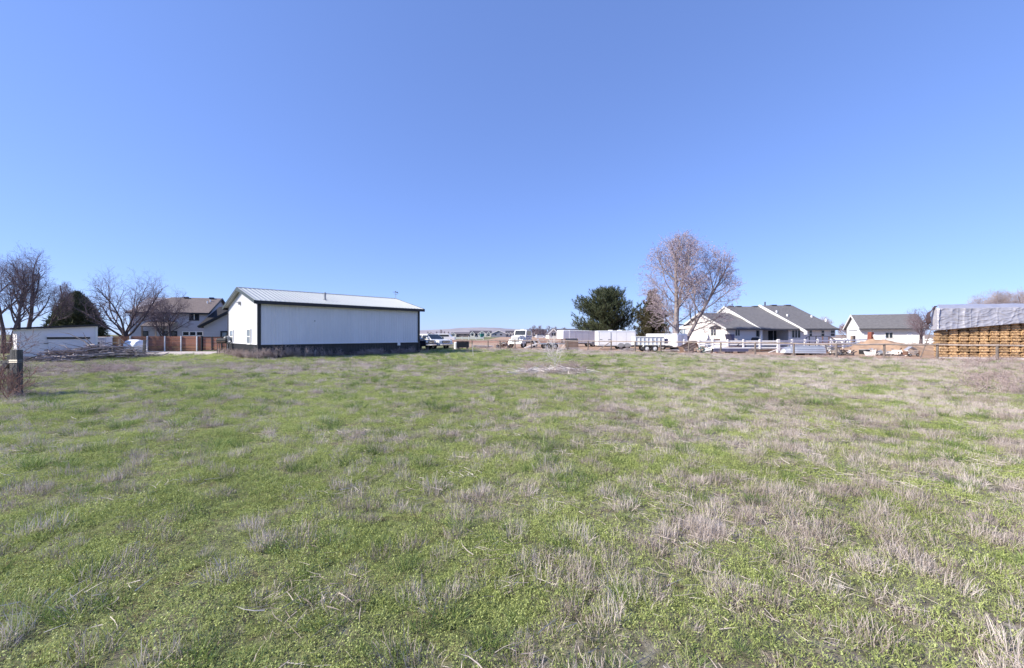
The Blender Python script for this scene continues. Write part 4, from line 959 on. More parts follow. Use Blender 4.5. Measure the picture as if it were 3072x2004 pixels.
q = tag(MB().tube([(0, 0, 0), (.9, .4, 1.25), (1.6, .7, 2.3)], [.035, .03, .02], 6).build('leaning_pole', 'old_wood', loc=(PX(2762, 29.3), 29.3, 0)), 'dark pole leaning against the left end of the hay stack', 'pole')

# ------------------------------------------------------------------ vehicles
def wheel(par, x, y, r, w, face, rimm='rim', name='wheel'):
    q = MB(); pr_ = [(-w/2, r*.62), (-w/2, r*.93), (-w*.32, r), (w*.32, r), (w/2, r*.93), (w/2, r*.62)]
    k = 20
    for (yy, rr) in pr_:
        for j in range(k): a_ = 2*math.pi*j/k; q.v.append((x + rr*math.cos(a_), y + yy, r + rr*math.sin(a_)))
    q.f = [(i*k+j, i*k+(j+1) % k, (i+1)*k+(j+1) % k, (i+1)*k+j) for i in range(len(pr_)-1) for j in range(k)]; q.m = [0]*len(q.f)
    wh = q.build(name, 'tyre', par, smooth=True)
    q = MB(); yo = y + face*w*.30
    q.tube([(x, yo - face*w*.5, r), (x, yo, r), (x, yo + face*.015, r)], [r*.62, r*.62, r*.5], 18); q.tube([(x, yo, r), (x, yo+face*.05, r)], [r*.2, r*.15], 10)
    q.build('rim', rimm, wh)
    return wh
def side_extrude(poly, hw, tuck=None):               # poly in (x, z) extruded over the width
    q = MB(); q.extrude(poly, ex, ez, ey, (0, -hw, 0), 2*hw); return q
def pickup(name, label, loc, rotz, body, h=1.95, suv=False, L_=5.4, W_=2.0, hood=1.25):
    t = thing(name, label, 'pickup' if not suv else 'SUV', loc, rotz); hw = W_/2
    lower = [(-L_/2, .55), (-L_/2, 1.12), (L_/2-1.55, 1.14), (L_/2-.12, 1.08), (L_/2, .95), (L_/2, .5), (L_/2-.45, .42), (-L_/2+.3, .42)]
    side_extrude(lower, hw).build('body', body, t, bevel=.06)
    cx0 = -L_/2+.12 if suv else -L_/2+1.75
    cab = [(cx0, 1.12), (cx0+.18, h-.06), (cx0+.4, h), (L_/2-2.45, h), (L_/2-1.5, 1.14)]
    q = MB(); k = len(cab); inset = .14
    a_ = [(p[0], -hw+(.02 if p[1] < 1.3 else inset), p[1]) for p in cab]; c_ = [(p[0], hw-(.02 if p[1] < 1.3 else inset), p[1]) for p in cab]
    q.add(a_ + c_, [tuple(range(k)), tuple(range(k, 2*k))[::-1]] + [(i, k+i, k+(i+1) % k, (i+1) % k) for i in range(k)])
    cb = q.build('cab', body, t, bevel=.05)
    xw0, xw1 = L_/2-2.42, L_/2-1.56                  # windscreen
    q = MB(); zt, zb = h-.06, 1.2
    nrm = Vector((zt-zb, 0, xw1-xw0)).normalized()*.03
    P4 = [Vector((xw1-.03, -hw+.14, zb)), Vector((xw1-.03, hw-.14, zb)), Vector((xw0+.03, hw-.24, zt)), Vector((xw0+.03, -hw+.24, zt))]
    q.add([p - nrm for p in P4] + [p + nrm*.9 for p in P4], [(0,3,2,1),(4,5,6,7),(0,1,5,4),(1,2,6,5),(2,3,7,6),(3,0,4,7)]); q.build('windscreen', 'glass', t)
    spans = [(cx0+.3, cx0+.3+(L_/2-2.4-cx0-.3)*.5-.05), (cx0+.3+(L_/2-2.4-cx0-.3)*.5+.05, L_/2-2.05)]
    if suv: a0, a1 = cx0+.25, L_/2-2.05; spans = [(a0, a0+.95), (a0+1.05, a0+1.85), (a0+1.95, a1)]
    for s_ in (-1, 1):
        for (x0, x1) in spans:
            q = MB(); yb0, yt0 = s_*(hw-.045), s_*(hw-.132)
            last = x1 > L_/2-2.1
            P4 = [Vector((x0, yb0, 1.22)), Vector((x1+(.3 if last else 0), yb0, 1.22)), Vector((x1-(.15 if last else 0), yt0, h-.14)), Vector((x0+.04, yt0, h-.14))]
            n2 = Vector((0, s_*.03, 0)); q.add([p-n2 for p in P4] + [p+n2 for p in P4], [(0,1,2,3),(7,6,5,4),(0,4,5,1),(1,5,6,2),(2,6,7,3),(3,7,4,0)]); q.build('side_window', 'glass', t)
        q = MB(); q.box(L_/2-2.0, s_*(hw+.0), 1.2, L_/2-1.85, s_*(hw+.24), 1.42); q.build('mirror', body if s_ < 0 else 'black_plastic', t, bevel=.03)
        q = MB(); q.box(L_/2-.06, s_*(hw-.08), .82, L_/2+.03, s_*(hw-.42), 1.02); q.build('headlight', 'lamp_glass', t, bevel=.02)
        for xx in (L_/2-1.05, -L_/2+1.15):
            q = MB(); k = 14; r1 = .50
            q.extrude([(r1*math.cos(math.pi*j/k), r1*math.sin(math.pi*j/k)) for j in range(k+1)], ex, ez, ey, (xx, s_*(hw-.02)-(.03 if s_ < 0 else 0), .40), .035); q.build('wheel_arch', 'black_plastic', t)
            wheel(t, xx, s_*(hw-.10), .40, .27, s_)
    q = MB(); q.box(L_/2+.002, -hw+.44, .74, L_/2+.05, hw-.44, 1.03); g_ = q.build('grille', 'black_plastic', t, bevel=.02)
    for i in range(3): q = MB(); q.box(L_/2+.051, -hw+.46, .78+i*.09, L_/2+.075, hw-.46, .81+i*.09); q.build('grille_bar', 'chrome', g_)
    q = MB(); q.box(L_/2+.0, -hw+.02, .48, L_/2+.14, hw-.02, .68); q.build('bumper', 'chrome', t, bevel=.04)
    q = MB(); q.box(-L_/2-.12, -hw+.05, .52, -L_/2+.0, hw-.05, .68); q.build('bumper', 'chrome', t, bevel=.04)
    if not suv:
        q = MB(); q.box(-L_/2+.12, -hw+.12, 1.125, -L_/2+1.7, hw-.12, 1.16); q.build('bed_liner', 'black_plastic', t)
    return t
hd = R(-40); fr = Vector((math.cos(hd), math.sin(hd), 0))
pc = Vector((PX(1338, 45.6), 45.6, 0)) - fr*2.75
pickup('white_pickup', 'white pickup parked beside the right end of the metal shop', pc, hd, 'car_white', 1.78, suv=True, L_=5.5)
hd = R(-28); fr = Vector((math.cos(hd), math.sin(hd), 0))
pc = Vector((PX(1293, 44.0), 44.0, 0)) - fr*2.3
pickup('dark_car', 'dark blue car half hidden behind the metal shop', pc, hd, 'car_dark', 1.55, suv=True, L_=4.6, W_=1.85)

# old bonneted truck
hd = math.atan2(-.86, -.50)
tk = thing('old_truck', 'old white bonneted truck with blue side stripes behind the rail fence', 'truck', (PX(1561, 52.4), 52.4, 0), hd)
hw = 1.0
side_extrude([(-1.6, .75), (-1.6, 2.0), (-1.45, 2.34), (-.1, 2.36), (.15, 1.62), (.15, .75)], hw-.1).build('cab', 'truck_white', tk, bevel=.09)
side_extrude([(.12, .8), (.12, 1.62), (1.2, 1.56), (1.38, 1.45), (1.42, .75)], .62).build('bonnet', 'truck_white', tk, bevel=.1)
for s_ in (-1, 1):
    q = MB(); k = 12; pts_ = [(.85 + .58*math.cos(math.pi*j/k), .55 + .60*math.sin(math.pi*j/k)) for j in range(k+1)]
    q.extrude(pts_, ex, ez, ey, (0, s_*.60 if s_ > 0 else -1.0, 0), .40); q.build('fender', 'truck_white', tk, bevel=.04)
    wheel(tk, .85, s_*.86, .42, .26, s_, 'truck_white'); wheel(tk, -2.6, s_*.84, .42, .4, s_, 'truck_white')
    q = MB(); q.box(-1.3, s_*(hw-.105), 1.62, -.2, s_*(hw-.082), 2.2); q.build('side_window', 'glass', tk)
    q = MB(); q.box(-1.5, s_*(hw-.105), 1.34, .1, s_*(hw-.088), 1.5); q.box(-1.3, s_*(hw-.105), 1.12, .1, s_*(hw-.09), 1.2); q.build('side_stripe', 'truck_blue', tk)
    q = MB(); q.tube([(1.40, s_*.78, 1.02), (1.47, s_*.78, 1.02)], [.13, .12], 12); q.build('headlight', 'lamp_glass', tk)
    q = MB(); q.box(-.9, s_*(hw-.1), .55, -.1, s_*(hw+.08), .62); q.build('running_board', 'dark_grey', tk)
q = MB(); q.add([(.08, -.78, 1.66), (.08, .78, 1.66), (-.12, .76, 2.26), (-.12, -.76, 2.26), (.165, -.78, 1.66), (.165, .78, 1.66), (-.035, .76, 2.26), (-.035, -.76, 2.26)], [(0,3,2,1),(4,5,6,7),(0,1,5,4),(1,2,6,5),(2,3,7,6),(3,0,4,7)]); q.build('windscreen', 'glass', tk)
q = MB(); q.box(1.42, -.5, .85, 1.46, .5, 1.42); gr_ = q.build('grille', 'mid_grey', tk)
for i in range(5): q = MB(); q.box(1.461, -.48, .9+i*.1, 1.49, .48, .95+i*.1); q.build('grille_bar', 'truck_white', gr_)
q = MB(); q.box(1.46, -1.0, .5, 1.62, 1.0, .74); q.build('bumper', 'truck_white', tk, bevel=.04)
q = MB(); q.box(-4.2, -.45, .62, .9, -.3, .8); q.box(-4.2, .3, .62, .9, .45, .8); q.build('chassis', 'dark_grey', tk)
for i in range(3): q = MB(); q.tube([(-.9+i*.35, 0, 2.36), (-.9+i*.35, 0, 2.46)], .05, 8); q.build('roof_lamp', 'lamp_glass', tk)

# flatbed trailer with ramps and load
fb = thing('flatbed_trailer', 'flat equipment trailer with loading ramps right of the old truck', 'trailer', (PX(1650, 47.0), 47.0, 0), R(8))
q = MB(); q.box(-1.4, -.9, .62, 2.4, .9, .72); q.build('deck', 'tan_wood', fb)
q = MB(); q.box(-1.45, -.98, .58, 2.45, -.91, .75); q.build('side_rail', 'trailer_trim', fb); q = MB(); q.box(-1.45, .91, .58, 2.45, .98, .75); q.build('side_rail', 'rusty_steel', fb)
for x in (-.5, .35):
    for s_ in (-1, 1): wheel(fb, x, s_*1.1, .34, .2, s_)
for y in (-.6, .6): q = MB(); q.beam((-1.45, y, .68), (-3.0, y, .12), .35, .06); q.build('ramp', 'bleached_wood', fb)
for y in (-.5, .1): q = MB(); q.beam((-1.3, y, .74), (-1.55, y, 1.2), .06, .06); q.beam((-1.7, y, .3), (-2.0, y, 1.1), .06, .06); q.build('ramp_support', 'trailer_white', fb)
q = MB(); q.beam((2.4, -.4, .6), (3.4, 0, .55), .08, .1); q.beam((2.4, .4, .6), (3.4, 0, .55), .08, .1); q.build('drawbar', 'rusty_steel', fb)

# plywood ramp panel leaning, behind fence
t = thing('plywood_panel', 'brown tilted plywood loading panel in front of the gooseneck trailer', 'panel', (PX(1716, 44.6), 44.6, 0), R(5))
q = MB(); q.obox((-.75, 0, .12), (1,0,0), (0,.28,.96), (0,-.96,.28), (0, 0, 0), (1.5, 1.15, .06)); q.build('board', 'plywood_brown', t)
q = MB(); q.obox((-.78, .02, .1), (.6,0,-.0), (0,.3,.95), (0,-.95,.3), (.2, .98, .07), (2.4, 1.2, .12)); q.build('top_rail', 'dark_grey', t)
for x in (-.6, .6): q = MB(); q.beam((x, .5, 0), (x, .3, 1.05), .08, .08); q.build('leg', 'tan_wood', t)
for z in (.06, .2): q = MB(); q.box(-.8, -.15, z-.04, .9, -.08, z+.04); q.build('rail', 'bleached_wood', t)

# enclosed trailers
def cargo(name, label, loc, rotz, L_, W_, z0, z1, side_door=True, rear=True, nose=None, tilt=None, wh=(0.0,), wr=.34, vents=(), body='trailer_white'):
    t = thing(name, label, 'trailer', loc, rotz, tilt=tilt)
    q = MB(); q.box(-L_/2, -W_/2, z0, L_/2, W_/2, z1); q.build('body', body, t, bevel=.12, seg=3)
    if nose:
        q = MB(); q.box(-L_/2-nose, -W_/2+.02, z0+.5, -L_/2+.15, W_/2-.02, z1-.01); q.build('gooseneck', body, t, bevel=.14, seg=3)
        q = MB(); q.beam((-L_/2-nose*.6, 0, z0+.5), (-L_/2-nose*.6, 0, .3), .14, .14); q.build('jack', 'dark_grey', t)
    q = MB(); q.box(-L_/2+.1, -W_/2-.012, z1-.16, L_/2-.1, -W_/2-.002, z1-.06); q.box(-L_/2+.1, -W_/2-.012, z0, L_/2-.1, -W_/2-.002, z0+.12); q.build('edge_trim', 'trailer_trim', t)
    n = int(L_/1.2)
    for i in range(1, n+1): q = MB(); q.box(-L_/2+L_*i/(n+1)-.006, -W_/2-.008, z0+.13, -L_/2+L_*i/(n+1)+.006, -W_/2-.001, z1-.17); q.build('panel_seam', 'mid_grey', t)
    if side_door:
        q = MB(); x0 = side_door if isinstance(side_door, float) else -L_/2+.25
        q.box(x0, -W_/2-.035, z0+.14, x0+1.25, -W_/2-.009, z1-.2); d_ = q.build('door', body, t, bevel=.01)
        for z in (z0+.7,): 
            for xx in (x0+.03, x0+.95): q = MB(); q.box(xx, -W_/2-.06, z, xx+.28, -W_/2-.036, z+.05); q.build('hinge', 'dark_grey', d_)
        q = MB(); q.box(x0-.05, -W_/2-.03, z0+.1, x0, -W_/2-.009, z1-.18); q.box(x0+1.25, -W_/2-.03, z0+.1, x0+1.3, -W_/2-.009, z1-.18); q.build('door_frame', 'mid_grey', t)
    if rear:
        for s_ in (-1, 1):
            q = MB(); q.box(L_/2+.002, s_*.02, z0+.1, L_/2+.03, s_*(W_/2-.1), z1-.12); d_ = q.build('rear_door', body, t)
            q = MB(); q.tube([(L_/2+.05, s_*.1, z0+.15), (L_/2+.05, s_*.1, z1-.2)], .015, 6); q.build('lock_bar', 'chrome', d_)
    for x in wh:
        for s_ in (-1, 1):
            wheel(t, x, s_*(W_/2-.14), wr, .2, s_)
        q = MB(); k = 10; q.extrude([((wr+.10)*math.cos(math.pi*j/k), (wr+.08)*math.sin(math.pi*j/k)) for j in range(k+1)], ex, ez, ey, (x, -W_/2-.05, wr), .06); q.build('fender', 'mid_grey', t)
    q = MB(); q.box(-L_/2+.1, -.5, z0-.12, L_/2-.1, -.4, z0); q.box(-L_/2+.1, .4, z0-.12, L_/2-.1, .5, z0); q.build('chassis', 'dark_grey', t)
    for x in vents: q = MB(); q.box(x-.22, -.22, z1, x+.22, .22, z1+.09); q.build('roof_vent', 'trailer_white', t, bevel=.03)
    return t
def yaw_of(n): return math.atan2(n[0], -n[1])        # yaw whose local -Y side faces n
yw = R(16); rc = Vector((math.cos(yw), math.sin(yw), 0)); rn = Vector((math.sin(yw), -math.cos(yw), 0))
corner = Vector((PX(1706, 55), 55, 0)); cc = corner + rc*3.0 - rn*1.1
cargo('gooseneck_trailer', 'long white gooseneck trailer behind the plywood panel', cc, yw, 6.0, 2.2, .5, PZ(991.5, 55), side_door=False, nose=.9, wh=(.8, 1.6), tilt=(0, R(1.2)))
yw = R(-4); rc = Vector((math.cos(yw), math.sin(yw), 0)); rn = Vector((math.sin(yw), -math.cos(yw), 0))
corner = Vector((PX(1792, 45.5), 45.5, 0)); LT = along(corner, rc, 1908)
cargo('enclosed_trailer', 'white enclosed trailer with side door and roof vents in front of the pine', corner + rc*LT/2 - rn*1.1, yw, LT, 2.2, .42, PZ(992, 45.5), side_door=-LT/2+.25, wh=(.5, 1.2), vents=(-.5, .55), tilt=None)
yw = R(-58); rc = Vector((math.cos(yw), math.sin(yw), 0)); rn = Vector((math.sin(yw), -math.cos(yw), 0))
corner = Vector((PX(2032, 43.5), 43.5, 0)); cc = corner - rc*2.1 - rn*.9
cargo('cargo_trailer', 'white cargo trailer with shaded rear doors right of the dump trailer', cc, yw, 4.2, 1.9, .34, PZ(1001, 43.5), side_door=1.0 if False else False, wh=(.2,), rear=True)
# dump trailer
dt = thing('dump_trailer', 'white dump trailer with ribbed sides and tandem wheels behind the rail fence', 'trailer', (PX(1943, 40.6), 40.6, 0), R(-6))
q = MB(); Lh = 1.42
q.box(-Lh, -.95, .75, Lh, -.89, 1.47); q.box(-Lh, .89, .75, Lh, .95, 1.47); q.box(-Lh, -.89, .75, -Lh+.06, .89, 1.47); q.box(Lh-.06, -.89, .75, Lh, .89, 1.47); q.box(-Lh, -.95, .66, Lh, .95, .75); q.build('bed', 'truck_white', dt)
for i in range(8): q = MB(); x = -Lh+.02+i*(2*Lh-.1)/7; q.box(x, -1.01, .68, x+.06, -.951, 1.5); q.build('rib', 'trailer_trim', dt)
q = MB(); q.box(-Lh-.03, -1.02, 1.471, Lh+.03, -.9, 1.53); q.box(-Lh-.03, .9, 1.471, Lh+.03, 1.02, 1.53); q.build('top_rail', 'truck_white', dt)
for x in (-.32, .45):
    for s_ in (-1, 1): wheel(dt, x, s_*1.05, .33, .2, s_, 'truck_white')
q = MB(); q.extrude([(-.72, .5), (-.62, .72), (.75, .72), (.86, .5), (.80, .5), (.72, .66), (-.58, .66), (-.66, .5)], ex, ez, ey, (0, -1.17, 0), .22); q.build('fender', 'truck_white', dt)
q = MB(); q.box(-Lh, -.5, .48, Lh+.9, -.4, .62); q.box(-Lh, .4, .48, Lh+.9, .5, .62); q.build('chassis', 'dark_grey', dt)
for i, (a_, z) in enumerate(((-1.0, .98), (-.4, .95), (.2, .93), (.35, .98), (1.0, 1.0))): q = MB(); q.box(a_, -.962, z, a_+.12, -.9515, z+.12); q.build('marking', 'dark_grey', dt)
q = MB(); q.box(Lh+.0, -.9, .8, Lh+.35, .9, 1.3); q.build('tailgate', 'tub_blue', dt)

# ------------------------------------------------------------------ junk along the fence
def lumber(name, label, loc, rotz, n, L_, seed, m_='tan_wood', cat='lumber pile', h=.5, w=1.0):
    r_ = random.Random(seed); t = thing(name, label, cat, loc, rotz)
    for i in range(n):
        q = MB(); z = .05 + h*(i/n); y = r_.uniform(-w/2, w/2); x = r_.uniform(-.25, .25); yaw = r_.gauss(0, .16); d = Vector((math.cos(yaw), math.sin(yaw), r_.gauss(0, .05)))
        ln = L_*r_.uniform(.6, 1.05); q.beam(Vector((x, y, z))-d*ln/2, Vector((x, y, z))+d*ln/2, r_.uniform(.08, .22), r_.uniform(.03, .07)); q.build('plank', m_ if r_.random() < .7 else r_.choice(['bleached_wood', 'old_wood', 'rusty_steel']), t)
    return t
def scrap(name, label, loc, seed, n, w, d, h, mats, cat='scrap heap'):
    r_ = random.Random(seed); t = thing(name, label, cat, loc)
    for i in range(n):
        q = MB(); kk = r_.choice(['bar', 'bar', 'box', 'pipe', 'sheet']); x, y = r_.uniform(-w/2, w/2), r_.uniform(-d/2, d/2); zt = h*(1-abs(2*x/w)**2*.7)*r_.uniform(.1, 1)
        m_ = r_.choice(mats); dd = Vector((r_.gauss(0, 1), r_.gauss(0, .6), r_.gauss(0, .35))).normalized()
        if kk == 'bar': q.beam(Vector((x, y, zt))-dd*.4, Vector((x, y, zt))+dd*r_.uniform(.2, .6), .06, .05); nm = 'bar'
        elif kk == 'pipe': q.tube([Vector((x, y, zt))-dd*.4, Vector((x, y, zt+.03)), Vector((x, y, zt))+dd*.45], .035, 7); nm = 'pipe'
        elif kk == 'sheet': q.obox((x, y, zt), dd, dd.orthogonal().normalized(), dd.cross(dd.orthogonal()).normalized(), (-.3, -.25, -.01), (.3, .25, .01)); nm = 'sheet'
        else: s_ = r_.uniform(.1, .22); q.obox((x, y, max(s_, zt*.7)), dd, dd.orthogonal().normalized(), dd.cross(dd.orthogonal()).normalized(), (-s_, -s_*.8, -s_*.6), (s_, s_*.8, s_*.6)); nm = 'crate'
        q.build(nm, m_, t)
    return t
mx1 = ['rusty_steel', 'old_wood', 'dark_grey', 'bleached_wood', 'tan_wood']
p = G(1510, HZ+41); scrap('scrap_heap', 'dark heap of rusty scrap and wood left of the old truck', p, 2, 46, 1.7, 1.0, .85, mx1)
p = G(2114, HZ+54); scrap('scrap_heap', 'mixed heap of junk and boards beside the cargo trailer', p, 3, 34, 1.4, .8, .6, mx1+['mid_grey', 'green_paint', 'trailer_white'])
p = G(2530, HZ+62); scrap('scrap_heap', 'dark scrap heap on bare dirt left of the black crate', p, 4, 30, 1.6, .8, .45, ['rusty_steel', 'dark_grey', 'old_wood', 'bleached_wood'])
p = G(2635, HZ+62); scrap('scrap_heap', 'low pale rubble heap in front of the dirt mound', p, 6, 34, 2.2, .7, .3, ['bleached_wood', 'concrete', 'mid_grey', 'tan_wood'])
p = G(2690, HZ+63); scrap('scrap_heap', 'low scrap of broken boards beside the slatted cart', p, 7, 22, 1.3, .7, .4, ['rusty_steel', 'bleached_wood', 'tan_wood', 'dark_grey'])
p = G(2476, HZ+56); scrap('scrap_heap', 'jumble of pipes and rusty parts right of the overturned boat', p, 8, 28, 1.1, .8, .55, ['rusty_steel', 'dark_grey', 'mid_grey', 'bleached_wood'])
lumber('lumber_pile', 'loose lumber lying behind the fence left of the scrap heap', G(1445, HZ+39), R(10), 9, 2.8, 3, 'bleached_wood', h=.3)
lumber('lumber_pile', 'short stack of boards on the ground behind the cargo trailer corner post', G(2070, HZ+54), R(25), 9, 1.2, 5, 'tan_wood', h=.35, w=.6)
lumber('lumber_pile', 'rough boards lying on the dirt below the vinyl fence corner', G(2290, HZ+52), R(-6), 9, 2.4, 6, 'old_wood', h=.22)
lumber('lumber_pile', 'pale planks lying on the ground under the enclosed trailer', G(1885, HZ+49), R(4), 7, 2.0, 7, 'bleached_wood', h=.25)
lumber('lumber_pile', 'white planks lying on the ground in front of the cargo trailer', G(2015, HZ+51), R(4), 7, 2.2, 9, 'bleached_wood', h=.16)
lumber('lumber_pile', 'flat boards on the dirt right of the jumble of pipes', G(2522, HZ+61), R(3), 6, 1.4, 11, 'old_wood', h=.2)
# tilted rusty crate by the cargo trailer
t = thing('tilted_crate', 'tilted wooden crate tipped beside the shaded trailer doors', 'crate', (PX(2066, 38.5), 38.5, .18), R(10), tilt=(0, R(-24)))
for i in range(5): q = MB(); q.box(-.65, -.42, .02+i*.13, .65, -.38, .14+i*.13); q.build('board', 'tan_wood' if i % 2 else 'plywood_brown', t)
q = MB(); q.box(-.65, .36, 0, .65, .4, .65); q.box(-.65, -.38, 0, -.61, .36, .65); q.box(.61, -.38, 0, .65, .36, .65); q.box(-.6, -.37, .0, .6, .35, .04); q.build('shell', 'plywood_brown', t)
t = thing('dark_bin', 'dark open bin behind the tilted crate', 'bin', (PX(2081, 39.6), 39.6, 0), R(-10))
q = MB(); q.extrude([(-.4, 0), (.45, 0), (.2, 1.05), (-.45, 1.05)], ex, ez, ey, (0, -.35, 0), .7); q.build('body', 'rusty_steel', t, bevel=.02); q = MB(); q.box(-.48, -.38, 1.05, .23, .38, 1.1); q.build('rim', 'dark_grey', t)
# black wire crate, pallet
t = thing('wire_crate', 'black slatted crate standing behind the rail fence right of the pickup', 'crate', (PX(1388, 44.2), 44.2, 0), R(0))
for i in range(9): q = MB(); q.box(-.6+i*.145, -.3, .3, -.52+i*.145, -.27, .95); q.build('slat', 'black_plastic', t)
q = MB(); q.box(-.62, -.26, .28, .68, .3, .9); q.build('body', 'dark_grey', t); q = MB(); q.box(-.66, -.33, .95, .72, .33, 1.0); q.build('lid', 'black_plastic', t)
for x in (-.5, .5): q = MB(); q.box(x-.08, -.25, 0, x+.08, .25, .28); q.build('foot', 'old_wood', t)
t = thing('white_drum', 'white plastic drum standing left of the black slatted crate', 'drum', (PX(1368, 44.8), 44.8, 0))
q = MB(); q.tube([(0, 0, 0), (0, 0, .05), (0, 0, .8), (0, 0, .86)], [.2, .23, .23, .18], 14); q.build('body', 'trailer_white', t, smooth=False); q = MB(); q.tube([(0, 0, .86), (0, 0, .9)], .1, 12); q.build('cap', 'mid_grey', t)
t = thing('pallet', 'pale wooden pallet on the grass below the black slatted crate', 'pallet', G(1375, HZ+41.5), R(4))
for i in range(6): q = MB(); q.box(-.6, -.42+i*.15, .1, .6, -.31+i*.15, .13); q.build('plank', 'tan_wood', t)
for x in (-.5, 0, .5): q = MB(); q.box(x-.05, -.42, 0, x+.05, .44, .1); q.build('runner', 'old_wood', t)
# long low white float and planks
t = thing('low_trailer_bed', 'long low pale flat bed lying behind the rail fence before the vinyl fence', 'flat bed', (PX(2187, 37.0), 37.0, 0), R(2))
q = MB(); q.box(-1.75, -.55, .42, 1.75, .55, .52); q.build('deck', 'trailer_white', t, bevel=.02)
q = MB(); q.box(-1.72, -.56, .14, 1.5, -.45, .42); q.box(-1.72, .45, .14, 1.5, .56, .42); q.build('side_rail', 'tub_blue', t)
for x in (-1.2, 0, 1.2): q = MB(); q.box(x-.15, -.4, 0, x+.15, .4, .2); q.build('block', 'rusty_steel', t)
q = MB(); q.beam((.4, -.3, .55), (1.1, -.1, 1.0), .05, .06); q.build('lever', 'dark_grey', t)
q = MB(); q.box(-.3, -.5, .53, .9, .4, .58); q.build('plank', 'tan_wood', t)
# overturned boat
t = thing('overturned_boat', 'ribbed aluminium boat lying upside down behind the rail fence', 'boat', (PX(2405, 33.5), 33.5, 0), R(-4))
q = MB(); secs = [(-1.72, .10, .10), (-1.5, .30, .34), (-1.15, .48, .5), (-.7, .60, .58), (0, .66, .62), (.8, .66, .62), (1.55, .62, .60)]; prof_ = [(-1, 0), (-.98, .3), (-.86, .72), (-.55, .94), (0, 1), (.55, .94), (.86, .72), (.98, .3), (1, 0)]
for (x, w, h) in secs: q.v += [(x, a_*w, .16 + c_*h) for a_, c_ in prof_]
k = len(prof_); q.f = [(i*k+j, (i+1)*k+j, (i+1)*k+j+1, i*k+j+1) for i in range(len(secs)-1) for j in range(k-1)] + [tuple((len(secs)-1)*k+j for j in range(k)), tuple(range(k))[::-1]]; q.m = [0]*len(q.f)
q.build('hull', 'aluminium', t)
for a_, c_ in ((-.98, .3), (-.92, .52), (-.82, .76), (-.6, .93), (-.3, .98)):
    q = MB(); q.tube([(x, a_*w-.006, .165 + c_*h) for (x, w, h) in secs[1:]], .016, 5); q.build('strake', 'chrome', t)
q = MB(); q.extrude([(a_*.62, c_*.60) for a_, c_ in prof_], ey, ez, ex, (1.552, 0, .16), .05); q.build('transom', 'rusty_steel', t)
for x in (-1.0, 0, 1.1): q = MB(); q.box(x-.1, -.62, 0, x+.1, .62, .155); q.build('support', 'old_wood', t)
q = MB(); q.tube([(x, -w-.01, .17) for (x, w, h) in secs], .025, 6); q.build('gunwale', 'chrome', t)
# arched rail rack
t = thing('pipe_rack', 'dark arched pipe rack standing behind the vinyl fence', 'rack', (PX(2455, 47.5), 47.5, 0), R(-5))
q = MB(); q.tube([(-1.6, 0, .9), (-1.3, 0, 1.38), (-.9, 0, 1.52), (.9, 0, 1.52), (1.4, 0, 1.42), (1.8, 0, 1.0)], .045, 6); q.build('top_rail', 'dark_grey', t)
for x in (-1.0, -.25, .5, 1.2): q = MB(); q.beam((x, 0, 0), (x, 0, 1.5), .08, .08); q.build('leg', 'dark_grey' if x < .4 else 'rusty_steel', t)
for z in (.5, .75): q = MB(); q.beam((-1.3, -.05, z), (1.4, -.05, z), .05, .05); q.build('rail', 'rusty_steel', t)
# white rolls and barrels at the vinyl fence end
for i, (px, yy, lab) in enumerate(((2512, 50.5, 'white barrel with dark mouth left of the garage gable'), (2535, 50.0, 'white roll of wire by the vinyl fence post near the garage'))):
    t = thing('white_barrel', lab, 'barrel', (PX(px, yy), yy, 0), R(40*i))
    q = MB(); q.tube([(-.35, 0, .9), (.35, 0, .9)], .34, 14); q.build('shell', 'trailer_white', t); q = MB(); q.tube([(-.37, 0, .9), (-.352, 0, .9)], .25, 12); q.build('mouth', 'dark_grey', t)
    q = MB(); q.box(-.3, -.3, 0, .3, .3, .6); q.build('stand', 'old_wood', t)
t = thing('wheelbarrow', 'old wheel and white frame junk before the garage door', 'cart', (PX(2553, 50), 50, 0), R(20))
for x in (-.45, .45): wheel(t, x, -.3, .3, .08, -1, 'mid_grey')
q = MB(); q.box(-.6, -.25, .35, .6, .25, .5); q.build('tray', 'trailer_white', t)
q = MB(); q.box(.1, -.1, .5, .22, .1, 1.5); q.box(.6, -.1, .5, .72, .1, 1.5); q.box(.1, -.1, 1.5, .72, .1, 1.56); q.build('upright', 'tan_wood', t)
# dirt mound
mb = MB(); nx_, ny_ = 90, 30
for j in range(ny_+1):
    for i in range(nx_+1):
        x = 26.0 + 14.5*i/nx_; y = 32.4 + 6.2*j/ny_; px = CX + x/35*F
        hgt = .42*math.exp(-((x-32.8)/1.2)**2) + .85*sstep(28.0, 33.0, x)*sstep(41.0, 38.5, x)
        cross = max(0, math.sin(math.pi*j/ny_))**.8
        mb.v.append((x, y, hgt*cross*(1 + .14*fbm(x, y, 1.1, 4)) + .16*fbm(x, y, 1.6, 3)*cross - .02))
mb.f = [(j*(nx_+1)+i, j*(nx_+1)+i+1, (j+1)*(nx_+1)+i+1, (j+1)*(nx_+1)+i) for j in range(ny_) for i in range(nx_)]; mb.m = [0]*len(mb.f)
tag(mb.build('dirt_mound', 'dirt', smooth=True), 'long mound of tan dirt between the fence and the white garage', kind='structure')
